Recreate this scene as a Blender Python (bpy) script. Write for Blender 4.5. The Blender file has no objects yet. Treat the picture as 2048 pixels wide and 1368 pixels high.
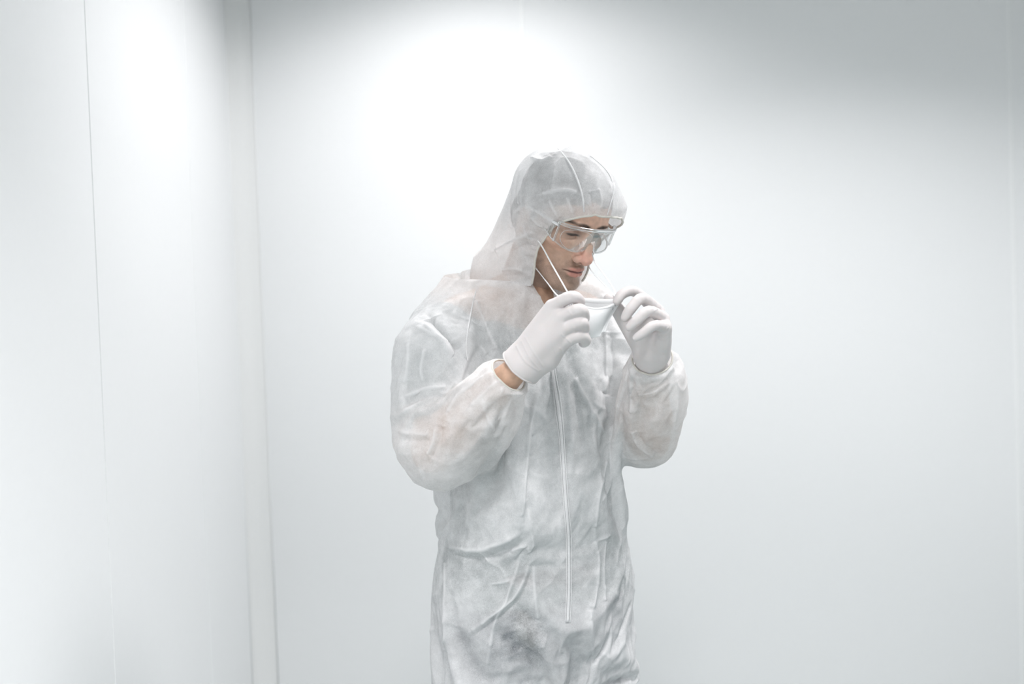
import bpy, math
import numpy as np
from mathutils import Vector, Matrix
from mathutils.bvhtree import BVHTree

# ---------------------------------------------------------------- camera, light, exposure
scene = bpy.context.scene
COL = scene.collection
R = math.radians
IMG_W, IMG_H = 2048, 1368
LENS = 35.0
FPX = LENS / 36.0 * IMG_W
CAM_POS = np.array([0.0, 0.0, 1.40])
PITCH, ROLL = R(1.5), R(2.0)
_f = np.array([0, math.cos(PITCH), -math.sin(PITCH)])
_u0 = np.array([0, math.sin(PITCH), math.cos(PITCH)])
_r0 = np.array([1.0, 0, 0])
_r = math.cos(ROLL) * _r0 - math.sin(ROLL) * _u0
_u = math.cos(ROLL) * _u0 + math.sin(ROLL) * _r0

cam_data = bpy.data.cameras.new('camera')
cam = bpy.data.objects.new('camera', cam_data)
COL.objects.link(cam)
cam.matrix_world = Matrix(((_r[0], _u[0], -_f[0], CAM_POS[0]), (_r[1], _u[1], -_f[1], CAM_POS[1]),
                           (_r[2], _u[2], -_f[2], CAM_POS[2]), (0, 0, 0, 1)))
cam_data.lens = LENS
cam_data.sensor_width = 36.0
cam_data.clip_start = 0.05
cam_data.dof.use_dof = True
cam_data.dof.focus_distance = 1.84
cam_data.dof.aperture_fstop = 2.2
scene.camera = cam

world = bpy.data.worlds.new('world')
scene.world = world
world.use_nodes = True
world.node_tree.nodes['Background'].inputs[0].default_value = (0.8, 0.9, 0.92, 1)
world.node_tree.nodes['Background'].inputs[1].default_value = 0.3

scene.view_settings.view_transform = 'Standard'
scene.view_settings.look = 'None'
scene.view_settings.gamma = 1.0
scene.view_settings.use_curve_mapping = False
scene.view_settings.exposure = 0.16

CEIL = 2.72
# ceiling lamps, first read off the wall scallop, rest unseen, added as fill: (x, y, power, spread in degrees, radius)
LIGHTS = [(-0.08, 2.48, 13.0, 140, 0.26), (0.0, 0.55, 18.0, 110, 0.16), (1.05, 1.9, 17.5, 130, 0.20), (-0.2, -0.6, 44.0, 122, 0.16)]
for i, (lx, ly, pw, sp, rad) in enumerate(LIGHTS):
    ld = bpy.data.lights.new('downlight_and_fill', 'AREA')
    ld.shape = 'DISK'; ld.size = rad * 2; ld.energy = pw; ld.spread = R(sp)
    ld.color = (1.0, 0.978, 0.984)
    lo = bpy.data.objects.new('downlight_and_fill', ld)
    lo.location = (lx, ly, CEIL - 0.012)
    COL.objects.link(lo)

# ---------------------------------------------------------------- helpers
def at(px, py, y):
    """world point that stands at depth y under a measured photo point"""
    d = _f + _r * (px - 1024) / FPX - _u * (py - 684) / FPX
    return CAM_POS + d * (y / d[1])

def proj(P):
    d = np.asarray(P) - CAM_POS
    z = d @ _f
    return np.stack([1024 + FPX * (d @ _r) / z, 684 - FPX * (d @ _u) / z], -1)

def arr(p): return np.asarray(p, float)

class SDF:
    """distance field on a regular grid, sculpted with smooth unions and cuts"""
    def __init__(s, lo, hi, h, pad=0.06):
        s.lo = arr(lo); s.h = h; s.pad = pad
        s.n = np.ceil((arr(hi) - s.lo) / h).astype(int) + 1
        s.F = np.full(s.n, pad, np.float32)
    def _box(s, lo, hi):
        i0 = np.clip(np.floor((lo - s.lo) / s.h).astype(int), 0, s.n - 1)
        i1 = np.clip(np.ceil((hi - s.lo) / s.h).astype(int) + 1, 1, s.n)
        if np.any(i1 <= i0): return None, None
        sl = tuple(slice(a, b) for a, b in zip(i0, i1))
        ax = [(s.lo[k] + s.h * np.arange(i0[k], i1[k])).astype(np.float32) for k in range(3)]
        return sl, np.meshgrid(*ax, indexing='ij', sparse=True)
    def _put(s, sl, d, k, mode):
        F = s.F[sl]
        if mode == 'sub':
            d = -d
            hh = np.maximum(k - np.abs(F - d), 0) / k if k > 0 else 0
            s.F[sl] = np.maximum(F, d) + hh * hh * k * 0.25
        else:
            hh = np.maximum(k - np.abs(F - d), 0) / k if k > 0 else 0
            s.F[sl] = np.minimum(F, d) - hh * hh * k * 0.25
    def ell(s, c, r, k=0.0, rot=None, mode='add'):
        c, r = arr(c), arr(r)
        m = k + s.h * 3
        ext = np.full(3, r.max()) if rot is not None else r
        sl, g = s._box(c - ext - m, c + ext + m)
        if sl is None: return s
        x, y, z = g[0] - c[0], g[1] - c[1], g[2] - c[2]
        if rot is not None:
            M = arr(rot).T      # rows: local axes
            x, y, z = [M[i][0] * x + M[i][1] * y + M[i][2] * z for i in range(3)]
        k0 = np.sqrt((x / r[0])**2 + (y / r[1])**2 + (z / r[2])**2)
        k1 = np.sqrt((x / r[0]**2)**2 + (y / r[1]**2)**2 + (z / r[2]**2)**2)
        s._put(sl, k0 * (k0 - 1) / np.maximum(k1, 1e-9), k, mode); return s
    def cap(s, a, b, ra, rb=None, k=0.0, mode='add', flat=None, fs=1.0):
        a, b = arr(a), arr(b); rb = ra if rb is None else rb
        m = k + s.h * 3 + max(ra, rb)
        sl, g = s._box(np.minimum(a, b) - m, np.maximum(a, b) + m)
        if sl is None: return s
        ab = b - a; L2 = max(ab @ ab, 1e-12)
        x, y, z = g[0] - a[0], g[1] - a[1], g[2] - a[2]
        t = np.clip((x * ab[0] + y * ab[1] + z * ab[2]) / L2, 0, 1)
        x, y, z = x - t * ab[0], y - t * ab[1], z - t * ab[2]
        q = x * x + y * y + z * z
        if flat is not None:
            n = arr(flat); n = n / np.linalg.norm(n)
            w = x * n[0] + y * n[1] + z * n[2]
            q = q + w * w * (fs * fs - 1)
        s._put(sl, np.sqrt(q) - (ra + (rb - ra) * t), k, mode); return s
    def chain(s, pts, rs, k=0.0, mode='add', flat=None, fs=1.0):
        for i in range(len(pts) - 1):
            s.cap(pts[i], pts[i + 1], rs[i], rs[i + 1], k, mode, flat, fs)
        return s
    def fn(s, f, lo, hi, k=0.0, mode='add'):
        sl, g = s._box(arr(lo), arr(hi))
        s._put(sl, f(*g).astype(np.float32), k, mode); return s
    def mesh(s, relax=1):
        """surface nets"""
        F = s.F; n = F.shape
        S = F < 0
        c = [S[i:n[0]-1+i, j:n[1]-1+j, k:n[2]-1+k] for i in (0, 1) for j in (0, 1) for k in (0, 1)]
        cnt = sum(q.astype(np.int8) for q in c)
        act = (cnt > 0) & (cnt < 8)
        I = np.argwhere(act)
        idx = np.full(act.shape, -1, np.int64); idx[act] = np.arange(len(I))
        acc = np.zeros((len(I), 3)); num = np.zeros(len(I))
        cor = [(i, j, k) for i in (0, 1) for j in (0, 1) for k in (0, 1)]
        val = {q: F[I[:, 0]+q[0], I[:, 1]+q[1], I[:, 2]+q[2]].astype(float) for q in cor}
        for q in cor:
            for ax in range(3):
                if q[ax] == 0:
                    p = list(q); p[ax] = 1; p = tuple(p)
                    a, b = val[q], val[p]
                    cr = (a < 0) != (b < 0)
                    t = np.where(cr, a / np.where(cr, a - b, 1), 0)
                    for d in range(3):
                        acc[:, d] += np.where(cr, q[d] + (t if d == ax else 0), 0)
                    num += cr
        V = s.lo + s.h * (I + acc / num[:, None])
        Q = []
        for ax in range(3):
            o = [k for k in range(3) if k != ax]
            A = np.moveaxis(S, ax, 0)
            e = A[1:] != A[:-1]
            e = e[:, 1:-1, 1:-1]
            P = np.argwhere(e)
            st = np.moveaxis(S, ax, 0)[P[:, 0], P[:, 1] + 1, P[:, 2] + 1]
            def cell(d1, d2):
                z = np.zeros((len(P), 3), int)
                z[:, ax] = P[:, 0]; z[:, o[0]] = P[:, 1] + d1; z[:, o[1]] = P[:, 2] + d2
                return idx[z[:, 0], z[:, 1], z[:, 2]]
            q = np.stack([cell(0, 0), cell(1, 0), cell(1, 1), cell(0, 1)], 1)
            flip = st if ax != 1 else ~st
            q[~flip] = q[~flip][:, ::-1]
            Q.append(q)
        Q = np.concatenate(Q)
        for _ in range(relax): V = smooth(V, Q, 0.5)
        return V, Q

def edges_of(Fc):
    k = Fc.shape[1]
    E = np.concatenate([Fc[:, [i, (i + 1) % k]] for i in range(k)])
    return np.unique(np.sort(E, 1), axis=0)

def smooth(V, Fc, lam=0.5, it=1, w=None):
    E = edges_of(Fc); n = len(V)
    deg = np.bincount(E.ravel(), minlength=n)[:, None]
    for _ in range(it):
        A = np.zeros_like(V)
        for d in range(V.shape[1]):
            A[:, d] = np.bincount(E[:, 0], V[E[:, 1], d], n) + np.bincount(E[:, 1], V[E[:, 0], d], n)
        A = A / np.maximum(deg, 1)
        f = lam if w is None else lam * w[:, None]
        V = V + (A - V) * f * (deg > 0)
    return V

def normals(V, Fc):
    a = V[Fc[:, 2]] - V[Fc[:, 0]]
    b = V[Fc[:, -1]] - V[Fc[:, 1]] if Fc.shape[1] == 4 else V[Fc[:, 2]] - V[Fc[:, 1]]
    fn = np.cross(a, b)
    N = np.zeros_like(V)
    for i in range(Fc.shape[1]):
        for d in range(3): N[:, d] += np.bincount(Fc[:, i], fn[:, d], len(V))
    return N / np.maximum(np.linalg.norm(N, axis=1, keepdims=True), 1e-12)

def tri(Fc):
    return np.concatenate([Fc[:, [0, 1, 2]], Fc[:, [0, 2, 3]]]) if Fc.shape[1] == 4 else Fc

def clip(V, T, g):
    """keep the part of a triangle mesh where g < 0, cutting triangles on the line g = 0"""
    T = tri(T); ins = g < 0
    c = ins[T].sum(1)
    keep = T[c == 3]
    part = T[(c == 1) | (c == 2)]
    new = {}; VV = []; out = []
    def cut(a, b):
        key = (a, b) if a < b else (b, a)
        if key not in new:
            t = g[a] / (g[a] - g[b]); t = min(max(t, 0.02), 0.98)
            new[key] = len(V) + len(VV); VV.append(V[a] + (V[b] - V[a]) * t)
        return new[key]
    for t in part.tolist():
        s_ = [ins[i] for i in t]
        if sum(s_) == 1:
            i = s_.index(True); a, b, c_ = t[i], t[(i+1) % 3], t[(i+2) % 3]
            out.append((a, cut(a, b), cut(a, c_)))
        else:
            i = s_.index(False); a, b, c_ = t[i], t[(i+1) % 3], t[(i+2) % 3]
            p, q = cut(a, b), cut(a, c_)
            out.append((p, b, c_)); out.append((p, c_, q))
    V2 = np.concatenate([V, np.array(VV)]) if VV else V
    T2 = np.concatenate([keep, np.array(out, int)]) if out else keep
    nb = len(V)
    use = np.zeros(len(V2), bool); use[T2.ravel()] = True
    mp = np.cumsum(use) - 1
    rim = np.zeros(len(V2), bool); rim[nb:] = True
    return V2[use], mp[T2], rim[use]

def pick(V, Fc, mask_f, *attrs):
    Fc = Fc[mask_f]
    use = np.zeros(len(V), bool); use[Fc.ravel()] = True
    mp = np.cumsum(use) - 1
    return (V[use], mp[Fc]) + tuple(a[use] for a in attrs)

def link(name, V, Fc, mat, parent=None, smooth_shade=True, color=None, thick=None, uv=None):
    V = np.asarray(V, np.float32); Fc = np.asarray(Fc, np.int32)
    me = bpy.data.meshes.new(name)
    k = Fc.shape[1]
    me.vertices.add(len(V)); me.vertices.foreach_set('co', V.ravel())
    me.loops.add(Fc.size); me.loops.foreach_set('vertex_index', Fc.ravel())
    me.polygons.add(len(Fc))
    me.polygons.foreach_set('loop_start', np.arange(0, Fc.size, k, dtype=np.int32))
    me.polygons.foreach_set('loop_total', np.full(len(Fc), k, np.int32))
    me.polygons.foreach_set('use_smooth', np.full(len(Fc), smooth_shade))
    me.update(calc_edges=True)
    if color is not None:
        ca = me.color_attributes.new('tint', 'FLOAT_COLOR', 'POINT')
        ca.data.foreach_set('color', np.concatenate([color, np.ones((len(V), 1))], 1).astype(np.float32).ravel())
    if thick is not None:
        ta = me.attributes.new('weight', 'FLOAT', 'POINT')
        ta.data.foreach_set('value', thick.astype(np.float32))
    me.materials.append(mat)
    o = bpy.data.objects.new(name, me)
    COL.objects.link(o)
    if parent is not None:
        o.parent = parent
        o.matrix_parent_inverse = Matrix.Translation(-Vector(parent.location)) if parent.parent is None else \
            Matrix.Translation(-Vector(parent.location))
    return o

def spline(pts, n=8):
    """Catmull-Rom through pts"""
    P = arr(pts); P = np.concatenate([[2*P[0]-P[1]], P, [2*P[-1]-P[-2]]])
    out = []
    for i in range(1, len(P) - 2):
        t = np.linspace(0, 1, n, endpoint=False)[:, None]
        a, b, c, d = P[i-1], P[i], P[i+1], P[i+2]
        out.append(0.5 * (2*b + (c-a)*t + (2*a-5*b+4*c-d)*t**2 + (3*b-a-3*c+d)*t**3))
    out.append(P[-2][None])
    return np.concatenate(out)

def tube(pts, r, seg=10, closed=False, normal=None, flat=1.0):
    """swept tube; r number or list, flat squeezes it across 'normal'"""
    P = arr(pts); n = len(P)
    rr = np.full(n, r) if np.isscalar(r) else arr(r)
    T = np.roll(P, -1, 0) - np.roll(P, 1, 0) if closed else np.gradient(P, axis=0)
    T /= np.maximum(np.linalg.norm(T, axis=1, keepdims=True), 1e-9)
    N = np.zeros_like(P)
    if normal is not None:
        nn = arr(normal); nn = np.tile(nn, (n, 1)) if nn.ndim == 1 else nn
        N = nn - (nn * T).sum(1, keepdims=True) * T
        N /= np.maximum(np.linalg.norm(N, axis=1, keepdims=True), 1e-9)
    else:
        v = np.cross(T[0], [0.3, 0.5, 0.81]); N[0] = v / np.linalg.norm(v)
        for i in range(1, n):
            v = N[i-1] - (N[i-1] @ T[i]) * T[i]; N[i] = v / np.linalg.norm(v)
    B = np.cross(T, N)
    a = np.linspace(0, 2*np.pi, seg, endpoint=False)
    V = P[:, None] + rr[:, None, None] * (np.cos(a)[None, :, None] * N[:, None] * flat + np.sin(a)[None, :, None] * B[:, None])
    V = V.reshape(-1, 3)
    m = n if closed else n - 1
    i = np.arange(m)[:, None]; j = np.arange(seg)[None]
    i2 = (i + 1) % n; j2 = (j + 1) % seg
    Q = np.stack([i*seg+j+0*i2, i2*seg+j, i2*seg+j2, i*seg+j2+0*i2], -1).reshape(-1, 4)
    if not closed:
        V = np.concatenate([V, P[:1], P[-1:]]); a0, a1 = len(V)-2, len(V)-1
        jj = np.arange(seg); j2 = (jj+1) % seg
        Q = np.concatenate([Q, np.stack([np.full(seg, a0), jj, j2, j2], 1)[:, [0, 1, 2, 2]]*0 + np.stack([np.full(seg, a0), jj, j2, j2], 1),
                            np.stack([np.full(seg, a1), (n-1)*seg+j2, (n-1)*seg+jj, (n-1)*seg+jj], 1)])
        T3 = np.concatenate([tri(Q[:-2*seg]), Q[-2*seg:, :3]])
        return V, T3
    return V, Q

def sheet(rows):
    """quad grid through equal-length rows of points"""
    P = arr(rows); a, b = P.shape[:2]
    i = np.arange(a-1)[:, None]; j = np.arange(b-1)[None]
    Q = np.stack([i*b+j, i*b+j+1, (i+1)*b+j+1, (i+1)*b+j], -1).reshape(-1, 4)
    return P.reshape(-1, 3), Q

def join(*ms):
    Vs, Fs, o = [], [], 0
    for V, Fc in ms:
        Vs.append(V); Fs.append(tri(np.asarray(Fc)) + o); o += len(V)
    return np.concatenate(Vs), np.concatenate(Fs)

def box(lo, hi, bev=0.0):
    lo, hi = arr(lo), arr(hi)
    c = [(x, y, z) for x in (lo[0], hi[0]) for y in (lo[1], hi[1]) for z in (lo[2], hi[2])]
    Q = [(0,1,3,2),(4,6,7,5),(0,4,5,1),(2,3,7,6),(0,2,6,4),(1,5,7,3)]
    return arr(c), np.array(Q)

def empty(name, loc):
    o = bpy.data.objects.new(name, None); o.location = loc; COL.objects.link(o); return o

def tag(o, label=None, cat=None, kind=None, group=None):
    if label: o['label'] = label
    if cat: o['category'] = cat
    if kind: o['kind'] = kind
    if group: o['group'] = group
    return o

def hashn(I):
    I = I.astype(np.int64)
    h = (I[..., 0] * 374761393 + I[..., 1] * 668265263 + I[..., 2] * 2147483647 + 1013904223) & 0x7fffffff
    h = ((h ^ (h >> 13)) * 1274126177) & 0x7fffffff
    return ((h ^ (h >> 16)) & 0xffff) / 65535.0

def noise(P):
    """value noise in 0..1"""
    P = np.asarray(P, float); I = np.floor(P); f = P - I; f = f*f*f*(f*(f*6-15)+10)
    out = 0
    for i in (0, 1):
        for j in (0, 1):
            for k in (0, 1):
                w = (f[..., 0] if i else 1-f[..., 0]) * (f[..., 1] if j else 1-f[..., 1]) * (f[..., 2] if k else 1-f[..., 2])
                out = out + w * hashn(I + np.array([i, j, k]))
    return out

def sstep(x, a, b):
    t = np.clip((x - a) / (b - a), 0, 1); return t*t*(3-2*t)

# ---------------------------------------------------------------- materials
def mat(name):
    m = bpy.data.materials.new(name); m.use_nodes = True
    nt = m.node_tree
    return m, nt, nt.nodes, nt.links, nt.nodes['Principled BSDF']

def plain(name, col, rough=0.5, spec=0.5, bump=0.0, bscale=200.0, **kw):
    m, nt, N, L, b = mat(name)
    b.inputs['Base Color'].default_value = (*col, 1)
    b.inputs['Roughness'].default_value = rough
    b.inputs['Specular IOR Level'].default_value = spec
    tc = N.new('ShaderNodeTexCoord')
    nz = N.new('ShaderNodeTexNoise'); nz.inputs['Scale'].default_value = bscale; nz.inputs['Detail'].default_value = 4
    L.new(tc.outputs['Object'], nz.inputs['Vector'])
    if bump:
        bp = N.new('ShaderNodeBump'); bp.inputs['Strength'].default_value = bump; bp.inputs['Distance'].default_value = 0.002
        L.new(nz.outputs['Fac'], bp.inputs['Height']); L.new(bp.outputs['Normal'], b.inputs['Normal'])
    mx = N.new('ShaderNodeMixRGB'); mx.blend_type = 'MULTIPLY'; mx.inputs['Fac'].default_value = kw.get('mottle', 0.06)
    mx.inputs['Color1'].default_value = (*col, 1)
    L.new(nz.outputs['Fac'], mx.inputs['Color2']); L.new(mx.outputs['Color'], b.inputs['Base Color'])
    return m

# ---------------------------------------------------------------- the room
M_WALL = plain('cleanroom_panel', (0.86, 0.87, 0.875), rough=0.5, spec=0.25, bump=0.02, bscale=60, mottle=0.02)
M_SEAL = plain('joint_sealant', (0.90, 0.91, 0.91), rough=0.45, spec=0.4)
M_COVE = plain('cove_profile', (0.86, 0.865, 0.86), rough=0.3, spec=0.4)
M_CORE = plain('panel_core', (0.35, 0.37, 0.38), rough=0.8)
M_CEIL = plain('ceiling_board', (0.80, 0.82, 0.82), rough=0.6)
M_FLOOR = plain('vinyl_floor', (0.26, 0.31, 0.31), rough=0.35, spec=0.4, mottle=0.2)

XL, XR, YB, YF = -0.862, 2.05, 3.20, -1.9
CR = 0.066

def chamfer_box(lo, hi, c=0.002):
    import bmesh
    bm = bmesh.new()
    V, Q = box(lo, hi)
    vs = [bm.verts.new(v) for v in V]
    for q in Q: bm.faces.new([vs[i] for i in q])
    bmesh.ops.bevel(bm, geom=bm.edges[:], offset=c, segments=1, affect='EDGES')
    bmesh.ops.triangulate(bm, faces=bm.faces[:])
    bmesh.ops.recalc_face_normals(bm, faces=bm.faces[:])
    bm.verts.index_update()
    V = arr([v.co[:] for v in bm.verts]); T = np.array([[v.index for v in f.verts] for f in bm.faces])
    bm.free(); return V, T

def slab(name, lo, hi, m):
    V, Q = chamfer_box(lo, hi, 0.001)
    return tag(link(name, V, Q, m, smooth_shade=False), kind='structure')

slab('floor', (XL - 0.2, YF - 0.2, -0.06), (XR + 0.2, YB + 0.2, 0.0), M_FLOOR)
slab('ceiling', (XL - 0.2, YF - 0.2, CEIL), (XR + 0.2, YB + 0.2, CEIL + 0.06), M_CEIL)

def wall(name, axis, pos, sgn, joints, ends, strip):
    """wall of upright panels; axis 0 runs along x at y=pos, axis 1 runs along y at x=pos"""
    def bx(a0, a1, d0, d1, z0=0.0, z1=CEIL):
        if axis == 0: return (a0, min(pos + sgn*d0, pos + sgn*d1), z0), (a1, max(pos + sgn*d0, pos + sgn*d1), z1)
        return (min(pos + sgn*d0, pos + sgn*d1), a0, z0), (max(pos + sgn*d0, pos + sgn*d1), a1, z1)
    w = slab(name, *bx(ends[0], ends[1], 0.040, 0.060), M_CORE)
    xs = [ends[0]] + joints + [ends[1]]
    for a, b in zip(xs[:-1], xs[1:]):
        V, T = chamfer_box(*bx(a + 0.0005, b - 0.0005, 0.0, 0.040, 0.002, CEIL - 0.002), 0.0006)
        link('panel', V, T, M_WALL, w, smooth_shade=False)
    for j in joints:
        V, T = chamfer_box(*bx(j - strip, j + strip, -0.0015, 0.004, 0.002, CEIL - 0.002), 0.0012)
        link('joint_strip', V, T, M_SEAL, w, smooth_shade=False)
    return w

wall('wall_left', 1, XL, -1, [-1.2, -0.1, 1.0, 2.083, 2.73], (YF, YB - CR), 0.0014)
wall('wall_back', 0, YB, 1, [0.067, 1.62], (XL + CR, XR), 0.008)
wall('wall_right', 1, XR, 1, [-0.8, 0.3, 1.4, 2.5], (YF, YB), 0.004)
wall('wall_front', 0, YF, -1, [0.2, 1.3], (XL, XR), 0.004)

def cove():
    """quarter-round corner profile with a solid back"""
    a = np.linspace(0, np.pi/2, 25)
    cx, cy = XL + CR, YB - CR
    arc = arr([(cx - CR*math.cos(t), cy + CR*math.sin(t)) for t in a])
    back = arr([(XL + CR, YB + 0.03), (XL - 0.03, YB + 0.03), (XL - 0.03, YB - CR)])
    zs = (0.0015, 0.9, 1.8, CEIL - 0.0015)
    A = sheet([np.c_[arc, np.full(len(arc), z)] for z in zs])
    B = sheet([np.c_[back, np.full(len(back), z)] for z in zs])
    return join((A[0], A[1][:, ::-1]), (B[0], B[1][:, ::-1]))
V, Q = cove()
COVE = tag(link('trim_1', V, Q, M_COVE, smooth_shade=True), kind='structure')
for x, y in ((XL + 0.0005, YB - CR), (XL + CR, YB - 0.0005)):
    link('joint_strip', *tube([(x, y, z) for z in (0.002, 0.9, 1.8, CEIL - 0.002)], 0.002, 12), M_SEAL, COVE)

# ---------------------------------------------------------------- the man: frames of head and torso
def frame(yaw, pit, rol):
    fwd, up, left = arr([0, -1, 0]), arr([0, 0, 1]), arr([1, 0, 0])
    f2 = math.cos(pit)*fwd - math.sin(pit)*up; u2 = math.cos(pit)*up + math.sin(pit)*fwd
    l3 = math.cos(rol)*left - math.sin(rol)*u2; u3 = math.cos(rol)*u2 + math.sin(rol)*left
    c, s = math.cos(yaw), math.sin(yaw)
    return arr([[c, -s, 0], [s, c, 0], [0, 0, 1]]) @ np.stack([l3, f2, u3], 1)

HM = frame(R(34), R(33), R(3))           # columns: his left, face forward, crown
HO = arr([0.095, 1.93, 1.5745])            # midpoint between the ears
def hw(p): return (arr(p) * 0.001) @ HM.T + HO          # head mm -> world
def wh(P): return ((arr(P) - HO) @ HM) * 1000.0          # world -> head mm

TM = frame(R(24), 0.0, 0.0)
TO = arr([0.028, 1.985, 0.0])
def tw(p): return arr(p) @ TM.T + TO
def wt(P): return (arr(P) - TO) @ TM

PERSON = empty('person', (TO[0], TO[1], 0))
tag(PERSON, 'man in white hooded coverall with bowed head holding up a white face mask', 'person')

NECK0 = wh(tw((0, -0.035, 1.40)))         # base of the neck in head mm

def skin_material():
    m, nt, N, L, b = mat('skin')
    at_ = N.new('ShaderNodeVertexColor'); at_.layer_name = 'tint'
    tc = N.new('ShaderNodeTexCoord')
    nz = N.new('ShaderNodeTexNoise'); nz.inputs['Scale'].default_value = 90; nz.inputs['Detail'].default_value = 6
    L.new(tc.outputs['Object'], nz.inputs['Vector'])
    rp = N.new('ShaderNodeMapRange'); rp.inputs['From Min'].default_value = 0.3; rp.inputs['From Max'].default_value = 0.7
    rp.inputs['To Min'].default_value = 0.86; rp.inputs['To Max'].default_value = 1.1
    L.new(nz.outputs['Fac'], rp.inputs['Value'])
    mx = N.new('ShaderNodeMixRGB'); mx.blend_type = 'MULTIPLY'; mx.inputs['Fac'].default_value = 1
    L.new(at_.outputs['Color'], mx.inputs['Color1']); L.new(rp.outputs['Result'], mx.inputs['Color2'])
    # stubble: tiny dark dots where the tint's alpha-free beard mask says so
    bd = N.new('ShaderNodeAttribute'); bd.attribute_name = 'weight'
    vo = N.new('ShaderNodeTexVoronoi'); vo.inputs['Scale'].default_value = 1300
    L.new(tc.outputs['Object'], vo.inputs['Vector'])
    lt = N.new('ShaderNodeMapRange'); lt.inputs['From Min'].default_value = 0.15; lt.inputs['From Max'].default_value = 0.5
    lt.inputs['To Min'].default_value = 0.75; lt.inputs['To Max'].default_value = 0.35
    L.new(vo.outputs['Distance'], lt.inputs['Value'])
    mu = N.new('ShaderNodeMath'); mu.operation = 'MULTIPLY'
    L.new(lt.outputs['Result'], mu.inputs[0]); L.new(bd.outputs['Fac'], mu.inputs[1])
    m2 = N.new('ShaderNodeMixRGB'); m2.inputs['Color2'].default_value = (0.045, 0.038, 0.034, 1)
    L.new(mu.outputs[0], m2.inputs['Fac']); L.new(mx.outputs['Color'], m2.inputs['Color1'])
    L.new(m2.outputs['Color'], b.inputs['Base Color'])
    b.inputs['Roughness'].default_value = 0.42
    b.inputs['Specular IOR Level'].default_value = 0.35
    b.inputs['Subsurface Weight'].default_value = 0.12
    b.inputs['Subsurface Radius'].default_value = (0.010, 0.004, 0.002)
    b.inputs['Subsurface Scale'].default_value = 0.6
    bp = N.new('ShaderNodeBump'); bp.inputs['Strength'].default_value = 0.25; bp.inputs['Distance'].default_value = 0.0006
    n2 = N.new('ShaderNodeTexNoise'); n2.inputs['Scale'].default_value = 600; n2.inputs['Detail'].default_value = 3
    L.new(tc.outputs['Object'], n2.inputs['Vector']); L.new(n2.outputs['Fac'], bp.inputs['Height'])
    L.new(bp.outputs['Normal'], b.inputs['Normal'])
    return m
M_SKIN = skin_material()

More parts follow.
